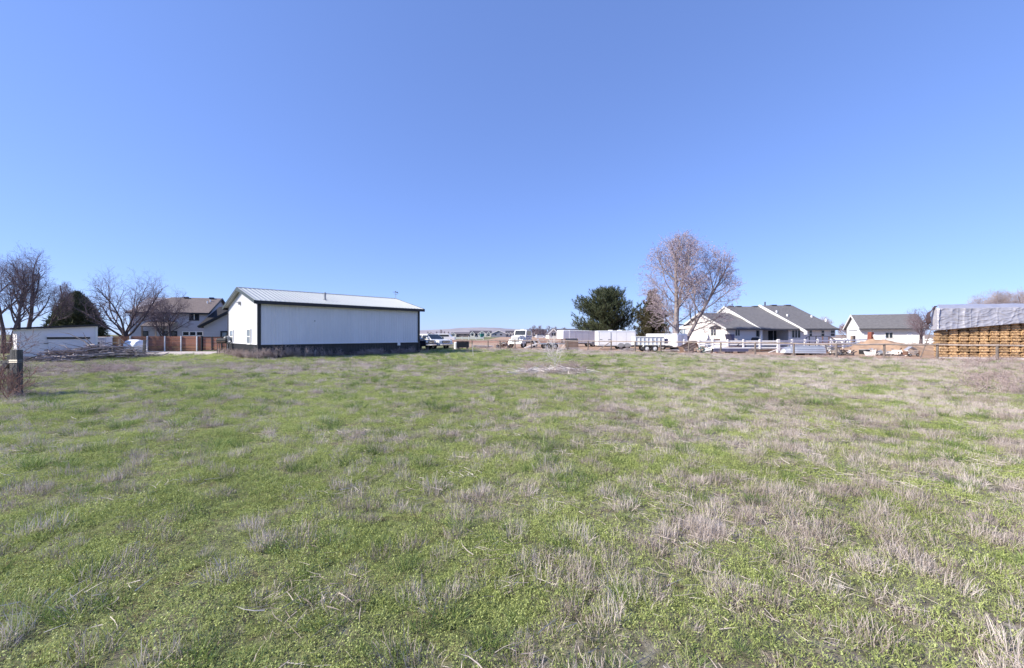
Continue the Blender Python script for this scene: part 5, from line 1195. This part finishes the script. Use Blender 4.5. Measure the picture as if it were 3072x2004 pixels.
# red loader bucket arm, white tub on the mound
t = thing('red_hopper', 'rusty red upright hopper standing behind the dirt mound', 'hopper', (PX(2613, 44), 44, 0), R(10))
q = MB(); q.extrude([(-.28, .8), (.2, .8), (.16, 2.0), (-.18, 2.0)], ex, ez, ey, (0, -.2, 0), .4); q.build('body', 'red_paint', t, bevel=.02)
for x in (-.25, .2): q = MB(); q.beam((x, 0, 0), (x, 0, .85), .1, .1); q.build('leg', 'rusty_steel', t)
q = MB(); q.box(-1.3, -.1, .35, -.4, .1, .95); q.build('blade', 'red_paint', t)
t = thing('white_tub', 'white round tub tipped on its side on top of the mound', 'tub', (PX(2640, 43.2), 43.2, 0), R(-35))
q = MB(); k = 18
for (x, r_) in ((-.55, .5), (-.5, .52), (.3, .40), (.45, .36), (.45, .1)):
    for j in range(k): a_ = 2*math.pi*j/k; q.v.append((x, r_*math.cos(a_), 1.2 + r_*math.sin(a_)))
q.f = [(i*k+j, i*k+(j+1) % k, (i+1)*k+(j+1) % k, (i+1)*k+j) for i in range(4) for j in range(k)]; q.m = [0]*len(q.f)
sh = q.build('shell', 'trailer_white', t, smooth=True); sh.modifiers.new('thickness', 'SOLIDIFY').thickness = .05
q = MB(); q.tube([(-.45, 0, 1.2), (-.43, 0, 1.2)], .45, 16); q.build('mouth', 'mid_grey', t); q = MB(); q.box(-.4, -.3, 0, .4, .3, .75); q.build('stand', 'old_wood', t)
# black crate, blue tarp, cart, upright board
p = G(2594, HZ+61); t = thing('black_crate', 'black open crate in the scrap before the dirt mound', 'crate', p, R(12))
q = MB(); q.box(-.28, -.25, 0, .28, .25, .42); q.build('body', 'black_plastic', t, bevel=.02); q = MB(); q.box(-.3, -.27, .42, .3, .27, .46); q.build('rim', 'mid_grey', t)
p = G(2612, HZ+60); t = thing('crumpled_tarp', 'crumpled grey blue tarp spilling right of the black crate', 'tarp', p)
q = MB(); n1 = 14
for j in range(n1+1):
    for i in range(n1+1):
        x, y = -.7+1.4*i/n1, -.4+.8*j/n1; e = max(0, (1-(x/.7)**2)*(1-(y/.4)**2)); q.v.append((x, y, .02 + .42*e**.7*(1+.5*fbm(x, y, 2.6, 5)) + .05*e*nz(x, y, 8)))
q.f = [(j*(n1+1)+i, j*(n1+1)+i+1, (j+1)*(n1+1)+i+1, (j+1)*(n1+1)+i) for j in range(n1) for i in range(n1)]; q.m = [0]*len(q.f); q.build('cloth', 'tarp_silver', t)
p = G(2727, HZ+65); t = thing('slatted_cart', 'small cart of pale slats with rusty ends before the dirt berm', 'cart', p, R(8))
for i in range(3): q = MB(); q.box(-.5, -.3, .14+i*.12, .5, -.26, .23+i*.12); q.build('slat', 'bleached_wood', t)
for x in (-.52, .52): q = MB(); q.box(x-.03, -.32, .1, x+.03, .0, .42); q.build('end_board', 'rusty_steel', t)
q = MB(); q.box(-.5, -.25, .1, .5, .0, .14); q.build('floor', 'old_wood', t)
q = MB(); q.extrude([(-.5, .5), (0, .78), (.45, .56), (.4, .5), (0, .68), (-.4, .5)], ex, ez, ey, (0, -.25, 0), .28); q.build('cover', 'tarp_silver', t)
for x in (-.35, .35): wheel(t, x, -.34, .12, .06, -1)
p = G(2679, HZ+60); t = tag(MB().box(-.09, -.03, 0, .09, .03, .62).build('upright_board', 'red_paint', loc=p, rot=(.05, .12, .3)), 'short rusty board standing up in the dirt by the mound', 'board')
q = tag(MB().beam((-.6, 0, .04), (.5, .1, .42), .1, .05).build('leaning_plank', 'bleached_wood', loc=G(2326, HZ+55)), 'pale plank leaning against the vinyl corner post', 'plank')
p = G(2334, HZ+54); q = tag(MB().box(-.11, -.1, 0, .11, .1, .2).build('concrete_block', 'concrete', loc=p, rot=(0, 0, .4)), 'pale block lying by the vinyl fence corner post', 'block')

# ------------------------------------------------------------------ far dirt field, houses
b = MB(); nx_ = 80
for j in range(9):
    for i in range(nx_+1):
        x = -16 + 36*i/nx_; y = 84 + 14*j/8; s_ = math.sin(math.pi*j/8)
        b.v.append((x, y, s_*(0.55 + .22*fbm(x, y, .22, 6)) * sstep(-16, -12, x)*sstep(20, 16, x) - .03))
b.f = [(j*(nx_+1)+i, j*(nx_+1)+i+1, (j+1)*(nx_+1)+i+1, (j+1)*(nx_+1)+i) for j in range(8) for i in range(nx_)]; b.m = [0]*len(b.f)
tag(b.build('dirt_berm', 'red_dirt', smooth=True), 'low reddish berm of dirt behind the truck and crates', kind='structure')
def far_house(label, px0, px1, Y, zt_py, eave_py, wallm, roofm, gables=(), deep=9, name='far_house', front_gable=False, windows=()):
    x0, x1 = PX(px0, Y), PX(px1, Y); w = x1-x0; t = thing(name, label, 'house', (x0, Y, 0)); zr_ = PZ(zt_py, Y+deep/2); ze_ = PZ(eave_py, Y)
    if front_gable:
        b = MB(); b.extrude([(0, 0), (w, 0), (w, ze_), (w/2, zr_-.15), (0, ze_)], ex, ez, ey, (0, 0, 0), deep); b.build('wall', wallm, t)
        b = MB(); sl_ = (zr_-ze_)/(w/2); b.slab([(-.5, -.4, ze_-.5*sl_), (w/2, -.4, zr_), (w/2, deep, zr_), (-.5, deep, ze_-.5*sl_)], .2); b.slab([(w+.5, -.4, ze_-.5*sl_), (w/2, -.4, zr_), (w/2, deep, zr_), (w+.5, deep, ze_-.5*sl_)], .2); b.build('roof', roofm, t)
        b = MB(); b.beam((-.5, -.43, ze_-.5*sl_-.1), (w/2, -.43, zr_-.1), .06, .4); b.beam((w+.5, -.43, ze_-.5*sl_-.1), (w/2, -.43, zr_-.1), .06, .4); b.build('rake_trim', 'far_wall_white', t)
    else:
        b = MB(); b.extrude([(0, 0), (deep, 0), (deep, ze_), (deep/2, zr_-.15), (0, ze_)], ey, ez, ex, (0, 0, 0), w); b.build('wall', wallm, t)
        gable_roof(-.5, w+.5, -.5, deep+.5, ze_-.2, deep/2, zr_).build('roof', roofm, t)
    for (g0, g1, gt_, ge) in gables:
        a0, a1 = PX(g0, Y-2)-x0, PX(g1, Y-2)-x0; zt_, zg_ = PZ(gt_, Y-2), PZ(ge, Y-2)
        b = MB(); b.extrude([(a0, 0), (a1, 0), (a1, zg_), ((a0+a1)/2, zt_-.2), (a0, zg_)], ex, ez, ey, (0, -2, 0), 2.1); gw_ = b.build('gable_front', 'far_wall_cream', t)
        b = MB(); am = (a0+a1)/2; s2 = (zt_-zg_)/(am-a0)
        for e in (a0-.4, a1+.4): b.slab([(e, -2.4, zg_-.4*s2), (am, -2.4, zt_), (am, deep/2, zt_), (e, deep/2, zg_-.4*s2)], .2)
        b.build('gable_roof', roofm, gw_)
        b = MB()
        for e in (a0-.4, a1+.4): b.beam((e, -2.43, zg_-.4*s2-.1), (am, -2.43, zt_-.1), .06, .35)
        b.build('rake_trim', 'far_wall_white', gw_)
        b = MB(); b.box(am-(a1-a0)*.22, -2.05, .9, am+(a1-a0)*.22, -2.001, zg_-.3); b.build('window', 'glass', gw_)
    for (w0, w1, wt, wb) in windows:
        b = MB(); b.box(PX(w0, Y)-x0, -.06, PZ(wb, Y), PX(w1, Y)-x0, -.003, PZ(wt, Y)); b.build('window', 'glass', t)
    return t
far_house('brown far house with cream left gable beyond the dirt field', 1354, 1408, 300, 997, 1001.5, 'far_wall_brown', 'far_roof', gables=((1352, 1368, 998, 1003),), windows=((1376, 1382, 1002, 1006), (1392, 1399, 1002, 1006)))
far_house('far house with two pale pointed gables behind the green cabin', 1410, 1472, 290, 992, 1000, 'far_wall_grey', 'far_roof', gables=((1411, 1424, 994, 1001), (1434, 1458, 993, 1001), (1459, 1473, 994, 1003)), windows=((1426, 1431, 1002, 1006),))
far_house('wide grey far house with low triangular roof', 1474, 1518, 285, 991, 1000, 'far_wall_grey', 'far_roof', front_gable=True, windows=((1484, 1489, 1002, 1006), (1500, 1506, 1002, 1006)))
far_house('pale far house with three small gables left of the old truck cab', 1518, 1546, 290, 992, 1002, 'far_wall_cream', 'far_roof', gables=((1517, 1528, 998, 1003), (1528, 1536, 997, 1003), (1537, 1552, 994, 1001)))
far_house('long low grey roofed far house behind the old truck', 1548, 1640, 270, 987.5, 1000, 'far_wall_grey', 'far_roof', gables=((1594, 1610, 994, 1003),))
far_house('cream gabled far house left of the gooseneck trailer', 1647, 1674, 165, 987, 999, 'far_wall_cream', 'far_roof', front_gable=True, deep=16, windows=((1655, 1660, 999, 1007), (1662, 1667, 999, 1007)))
far_house('dark roofed far house showing above the gooseneck trailer', 1672, 1735, 172, 986.5, 994, 'far_wall_grey', 'far_roof')
far_house('tiny red roofed far house above the white pickup', 1279, 1299, 300, 997.5, 1002.5, 'far_wall_brown', 'far_roof_red', front_gable=True, deep=6)
t = thing('green_cabin', 'green portable cabin in front of the gabled far house', 'cabin', (PX(1446.5, 180), 180, 0), R(14))
b = MB(); b.box(-.8, -.8, 0, .8, .8, 2.25); b.build('wall', 'green_paint', t, bevel=.05); b = MB(); b.box(-.85, -.85, 2.25, .85, .85, 2.4); b.build('roof', 'tarp_white', t); b = MB(); b.box(-.4, -.83, .1, .4, -.802, 2.0); b.build('door', 'green_paint', t)
fr_pts = [Vector((PX(p, 118), 118, 0)) for p in (1346, 1366, 1386, 1406, 1428, 1450)]
vinyl('far_rail_fence', 'distant white rail fence line beyond the dirt yard', fr_pts, None, rails=(.85, .55), pw=.12)

# parked cars by the far houses are tiny white roofs
for px, lab in ((1622, 'tiny white van parked before the far house right of the old truck'), (1335, 'tiny white car roof right of the white pickup')):
    Y = 190 if px > 1500 else 95; t = thing('parked_van', lab, 'van', (PX(px, Y), Y, 0), R(3))
    side_extrude([(-2.4, .35), (-2.4, 1.7), (-2.1, 1.95), (1.0, 1.95), (1.7, 1.2), (2.4, 1.05), (2.4, .35)], .9).build('body', 'car_white', t, bevel=.08)
    q = MB(); q.box(-1.9, -.92, 1.25, 1.0, -.902, 1.7); q.build('side_window', 'glass', t)
    for x in (-1.4, 1.5): wheel(t, x, -.8, .33, .2, -1)
    t.scale = (1, 1, .72 if px > 1500 else 1)

# ------------------------------------------------------------------ field plants (scattered ground cover)
def unlinked(name): return bpy.data.collections.new(name)
def blade(b, p, d, ln, w, rng, bend, segs=2):
    p = Vector(p); d = Vector(d).normalized(); s_ = d.cross(Vector((rng.gauss(0, 1), rng.gauss(0, 1), rng.gauss(0, .3)))).normalized()*w/2
    n0 = len(b.v); q = p.copy()
    for i in range(segs):
        f = 1 - .55*i/segs
        b.v += [tuple(q - s_*f), tuple(q + s_*f)]; q = q + d*(ln/segs); d = (d + Vector((bend[0], bend[1], -abs(bend[2])))).normalized()
    b.v.append(tuple(q))
    for i in range(segs-1): b.f.append((n0+2*i, n0+2*i+1, n0+2*i+3, n0+2*i+2)); b.m.append(0)
    b.f.append((n0+2*segs-2, n0+2*segs-1, n0+2*segs)); b.m.append(0)
def make_mat(k):
    rng = random.Random(200+k); b = MB(); Rm = .26
    for i in range(900):
        a_ = rng.uniform(0, 6.283); r_ = Rm*math.sqrt(rng.random()); x, y = r_*math.cos(a_), r_*math.sin(a_)
        if noise.noise(Vector((x*13+k*3, y*13, 5))) < -.02: continue
        hm = (1-(r_/Rm)**2)*.075*(1+.8*noise.noise(Vector((x*9+k, y*9, 0)))); z = .004 + hm*rng.random()
        ln = rng.uniform(.005, .015)
        if rng.random() < .42:
            blade(b, (x, y, z*.4), (rng.gauss(0, .55), rng.gauss(0, .55), 1), rng.uniform(.018, .05), rng.uniform(.002, .004), rng, (rng.gauss(0, .25), rng.gauss(0, .25), rng.uniform(0, .4)), 2); continue
        d = Vector((rng.gauss(0, 1), rng.gauss(0, 1), rng.uniform(.1, 1.1))).normalized()*ln; s_ = d.cross(Vector((rng.gauss(0, .4), rng.gauss(0, .4), 1))).normalized()*ln*.32
        p = Vector((x, y, z)); n0 = len(b.v); b.v += [tuple(p), tuple(p+d*.5+s_), tuple(p+d), tuple(p+d*.5-s_)]; b.f.append((n0, n0+1, n0+2, n0+3)); b.m.append(0)
    return b.mesh('mat_plant', 'mat_leaf')
def make_tuft(k):
    rng = random.Random(300+k); b = MB()
    for i in range(75):
        a_ = rng.uniform(0, 6.283); r_ = .09*math.sqrt(rng.random()); d = Vector((math.cos(a_)*r_*6+rng.gauss(0, .25), math.sin(a_)*r_*6+rng.gauss(0, .25), 1))
        blade(b, (r_*math.cos(a_), r_*math.sin(a_), 0), d, rng.uniform(.05, .17), rng.uniform(.0028, .0058), rng, (d.x*.3, d.y*.3, rng.uniform(.05, .45)), 3)
    return b.mesh('grass_tuft', 'grass_blade')
def make_straw(k):
    rng = random.Random(400+k); b = MB(); lean = (rng.gauss(0, .12), rng.gauss(0, .12))
    for i in range(115):
        a_ = rng.uniform(0, 6.283); r_ = .12*math.sqrt(rng.random()); d = Vector((math.cos(a_)*r_*3.2+lean[0]+rng.gauss(0, .16), math.sin(a_)*r_*3.2+lean[1]+rng.gauss(0, .16), 1))
        ln = rng.uniform(.03, .145)*(1-.35*r_/.12)
        if rng.random() < .3: d.z = rng.uniform(.1, .5); ln *= .9
        blade(b, (r_*math.cos(a_), r_*math.sin(a_), 0), d, ln, rng.uniform(.002, .0048), rng, (rng.gauss(0, .28), rng.gauss(0, .28), rng.uniform(0, .3)), 3)
    return b.mesh('straw_clump', 'straw_stem')
def make_litter(k):
    rng = random.Random(500+k); b = MB()
    for i in range(24):
        a_ = rng.uniform(0, 6.283); r_ = .3*math.sqrt(rng.random()); t_ = rng.uniform(0, 6.283)
        blade(b, (r_*math.cos(a_), r_*math.sin(a_), rng.uniform(.02, .05)), (math.cos(t_), math.sin(t_), rng.gauss(.05, .12)), rng.uniform(.04, .16), rng.uniform(.003, .006), rng, (rng.gauss(0, .15), rng.gauss(0, .15), .02), 3)
    return b.mesh('straw_litter', 'straw_stem')
def make_weed(k):
    rng = random.Random(600+k); b = MB()
    for i in range(9):
        a_ = rng.uniform(0, 6.283); d = Vector((rng.gauss(0, .28), rng.gauss(0, .28), 1)).normalized(); h = rng.uniform(.45, 1.0); p = Vector((rng.gauss(0, .1), rng.gauss(0, .1), 0)); pts = [p]
        for s_ in range(4): d = (d + Vector((rng.gauss(0, .1), rng.gauss(0, .1), 0))).normalized(); pts.append(pts[-1]+d*h/4)
        b.tube(pts, [.007, .006, .005, .004, .003], 3, cap=False)
        for q_ in range(13):
            f = rng.uniform(.25, 1)*3.99; j = int(f); c_ = pts[j].lerp(pts[j+1], f-j); e = Vector((rng.gauss(0, 1), rng.gauss(0, 1), rng.uniform(.2, 1.2))).normalized()*rng.uniform(.08, .25)
            b.tube([c_, c_+e*.5+Vector((0, 0, .01)), c_+e], [.004, .003, .002], 3, cap=False)
            blade(b, c_+e, (rng.gauss(0, 1), rng.gauss(0, 1), rng.gauss(0, 1)), .05, .016, rng, (0, 0, 0), 2)
    return b.mesh('weed_plant', 'weed_stem')
def coll(name, maker, n):
    c_ = unlinked(name)
    for k in range(n): c_.objects.link(bpy.data.objects.new('%s_%d' % (name, k), maker(k)))
    return c_
def scatter(name, label, collection, pts, nvar, seed, flat=0.0):
    # pts: (x, y, z, scale_xy, scale_z); every point grows one plant of the collection
    rng = np.random.RandomState(seed); me = bpy.data.meshes.new(name); me.from_pydata([p[:3] for p in pts], [], [])
    n = len(pts)
    a = me.attributes.new('turn', 'FLOAT', 'POINT'); a.data.foreach_set('value', rng.uniform(0, 6.283, n).astype(np.float32))
    a = me.attributes.new('pick', 'INT', 'POINT'); a.data.foreach_set('value', rng.randint(0, nvar, n).astype(np.int32))
    a = me.attributes.new('size', 'FLOAT_VECTOR', 'POINT'); a.data.foreach_set('vector', np.array([(p[3], p[3], p[4]) for p in pts], np.float32).ravel())
    o = link(name, me); tag(o, label, kind='stuff')
    ng = bpy.data.node_groups.new(name, 'GeometryNodeTree')
    ng.interface.new_socket('Geometry', in_out='INPUT', socket_type='NodeSocketGeometry'); ng.interface.new_socket('Geometry', in_out='OUTPUT', socket_type='NodeSocketGeometry')
    gi, go = ng.nodes.new('NodeGroupInput'), ng.nodes.new('NodeGroupOutput')
    ip = ng.nodes.new('GeometryNodeInstanceOnPoints'); ci = ng.nodes.new('GeometryNodeCollectionInfo'); ci.inputs['Collection'].default_value = collection
    ci.inputs['Separate Children'].default_value = True; ci.inputs['Reset Children'].default_value = True; ip.inputs['Pick Instance'].default_value = True
    def na(nm, tp_): x = ng.nodes.new('GeometryNodeInputNamedAttribute'); x.data_type = tp_; x.inputs['Name'].default_value = nm; return x.outputs['Attribute']
    cx_ = ng.nodes.new('ShaderNodeCombineXYZ'); ng.links.new(na('turn', 'FLOAT'), cx_.inputs['Z'])
    ng.links.new(gi.outputs[0], ip.inputs['Points']); ng.links.new(ci.outputs[0], ip.inputs['Instance']); ng.links.new(na('pick', 'INT'), ip.inputs['Instance Index'])
    ng.links.new(cx_.outputs[0], ip.inputs['Rotation']); ng.links.new(na('size', 'FLOAT_VECTOR'), ip.inputs['Scale']); ng.links.new(ip.outputs[0], go.inputs[0])
    md = o.modifiers.new('scatter', 'NODES'); md.node_group = ng
    return o
rng = random.Random(99)
shopA, shopu, shopv = A, Vector((math.cos(R(45.8)), math.sin(R(45.8)), 0)), Vector((-math.sin(R(45.8)), math.cos(R(45.8)), 0))
def blocked(x, y):
    r_ = Vector((x, y, 0)) - shopA; a_, c_ = r_.dot(shopu), r_.dot(shopv)
    if -.1 < a_ < 13.1 and -.1 < c_ < 9.6: return True
    if y > fence_y(x) - .1 and x > -6: return True
    if x < -9 and y > 41: return True
    if x > -39 and x < -26 and y > 32.5 and y < 41 and x - (-24.6) < -2.0 and y > 30 + .28*(x+41): return True   # gravel
    if x < -33 and y > 29: return True
    return False
def sample(bands, keep):
    out = []
    for y0, y1, dens in bands:
        area = 1.36*(y1*y1-y0*y0); n = int(area*dens)
        for _ in range(n):
            y = math.sqrt(rng.uniform(y0*y0, y1*y1)); x = rng.uniform(-1.36, 1.36)*y
            if blocked(x, y): continue
            k = keep(x, y)
            if rng.random() < k[0]: out.append((x, y, gz(x, y)-.004, k[1], k[2]))
    return out
def far_scale(y): return 1 + .9*sstep(8, 35, y)
def k_mat(x, y):
    d = dryness(x, y); s_ = far_scale(y)*rng.uniform(.7, 1.25); return (max(.12, 1.25 - 1.15*d), s_, s_*rng.uniform(.7, 1.5)*.9)
def k_tuft(x, y):
    d = dryness(x, y); c_ = fbm(x, y, .9, 31); s_ = far_scale(y)*rng.uniform(.6, 1.35)*(1.7 if rng.random() < .07 and y > 7 else 1)*(.8 if y < 5 else 1); return (max(.08, .30 + .9*c_ - .15*d), s_, s_*rng.uniform(.6, 1.2)/(1+.25*sstep(8, 35, y)))
def k_straw(x, y):
    d = dryness(x, y); s_ = far_scale(y)*rng.uniform(.6, 1.3); c_ = nz(x*.8+y*.3, y*1.2, 1.5, 40)
    s_ *= .82; return (max(.20, (d-.37)*2.1 + .25*c_), s_, s_*rng.uniform(.8, 2.0)/(1+.35*sstep(8, 35, y)))
def k_lit(x, y):
    d = dryness(x, y); s_ = far_scale(y)*rng.uniform(.7, 1.3); return (.25 + .6*d, s_, s_)
pts = sample([(1.6, 6, 42), (6, 12, 24), (12, 24, 9), (24, 50, 2.8)], k_mat)
scatter('ground_cover', 'low leafy green weeds matted over the field', coll('mat', make_mat, 6), pts, 6, 1)
n_pts = [len(pts)]
pts = sample([(1.6, 6, 22), (6, 12, 12), (12, 24, 5.5), (24, 48, 2.2)], k_tuft)
scatter('grass', 'tufts of fresh green grass across the field', coll('tuft', make_tuft, 6), pts, 6, 2); n_pts.append(len(pts))
pts = sample([(1.6, 6, 60), (6, 12, 44), (12, 24, 21), (24, 50, 7.5)], k_straw)
scatter('dry_stubble', 'upright clumps of dead pinkish grey straw in the field', coll('straw', make_straw, 8), pts, 8, 3); n_pts.append(len(pts))
pts = sample([(1.6, 6, 6), (6, 12, 3.5), (12, 24, 1.5)], k_lit)
scatter('straw_litter', 'loose pale straw lying among the grass', coll('litter', make_litter, 5), pts, 5, 4); n_pts.append(len(pts))
# dry weeds: foot of the shop, fence lines, right edge
pts = []
for i in range(200):
    a_ = rng.random(); t_ = rng.uniform(-.3, 13.2); o_ = -abs(rng.gauss(.1, .45)) - .12; dens = .35 + .65*max(0, math.sin(t_*.9+.6))**2
    if t_ < 4: dens = 1
    if rng.random() < dens: p = shopA + shopu*t_ + shopv*o_; pts.append((p.x, p.y, 0, rng.uniform(.6, 1.1), rng.uniform(.35, 1.0)*(1.05 if t_ < 4 else .75)))
for i in range(60):
    t_ = rng.uniform(-.2, 9.3); p = shopA + shopv*t_ - shopu*(abs(rng.gauss(.1, .35))+.15); pts.append((p.x, p.y, 0, rng.uniform(.6, 1.1), rng.uniform(.3, .75)))
for i in range(140):
    px = rng.uniform(2830, 3110); py = 1080 + 105*rng.random()**1.3; p = G(px, py)
    if px > 2850 + 90*nz(py*.05, 1, 1) and rng.random() < .4 + .6*sstep(2830, 2990, px): pts.append((p.x, p.y, gz(p.x, p.y), rng.uniform(.5, 1.0), rng.uniform(.18, .5)))
for a_, c_ in zip(FP[:-1], FP[1:]):
    for i in range(7): p = a_.lerp(c_, rng.random()) + Vector((0, rng.gauss(-.25, .3), 0)); pts.append((p.x, p.y, 0, rng.uniform(.4, .8), rng.uniform(.15, .4)))
for i in range(150):
    p = G(rng.uniform(60, 420), rng.uniform(1090, 1120)); pts.append((p.x, p.y, 0, rng.uniform(.4, .8), rng.uniform(.15, .35)))
for i in range(26):
    p = G(rng.uniform(-40, 90), rng.uniform(1130, 1215)); pts.append((p.x, p.y, 0, rng.uniform(.4, .7), rng.uniform(.12, .35)))
for i in range(50):
    p = G(rng.uniform(1560, 1770), rng.uniform(1100, 1122)); pts.append((p.x, p.y, 0, rng.uniform(.5, .8), rng.uniform(.2, .5)))
scatter('dry_weeds', 'dry reddish weeds along the shop foot, fences and field edge', coll('weed', make_weed, 6), pts, 6, 5); n_pts.append(len(pts))
print('plants', n_pts)
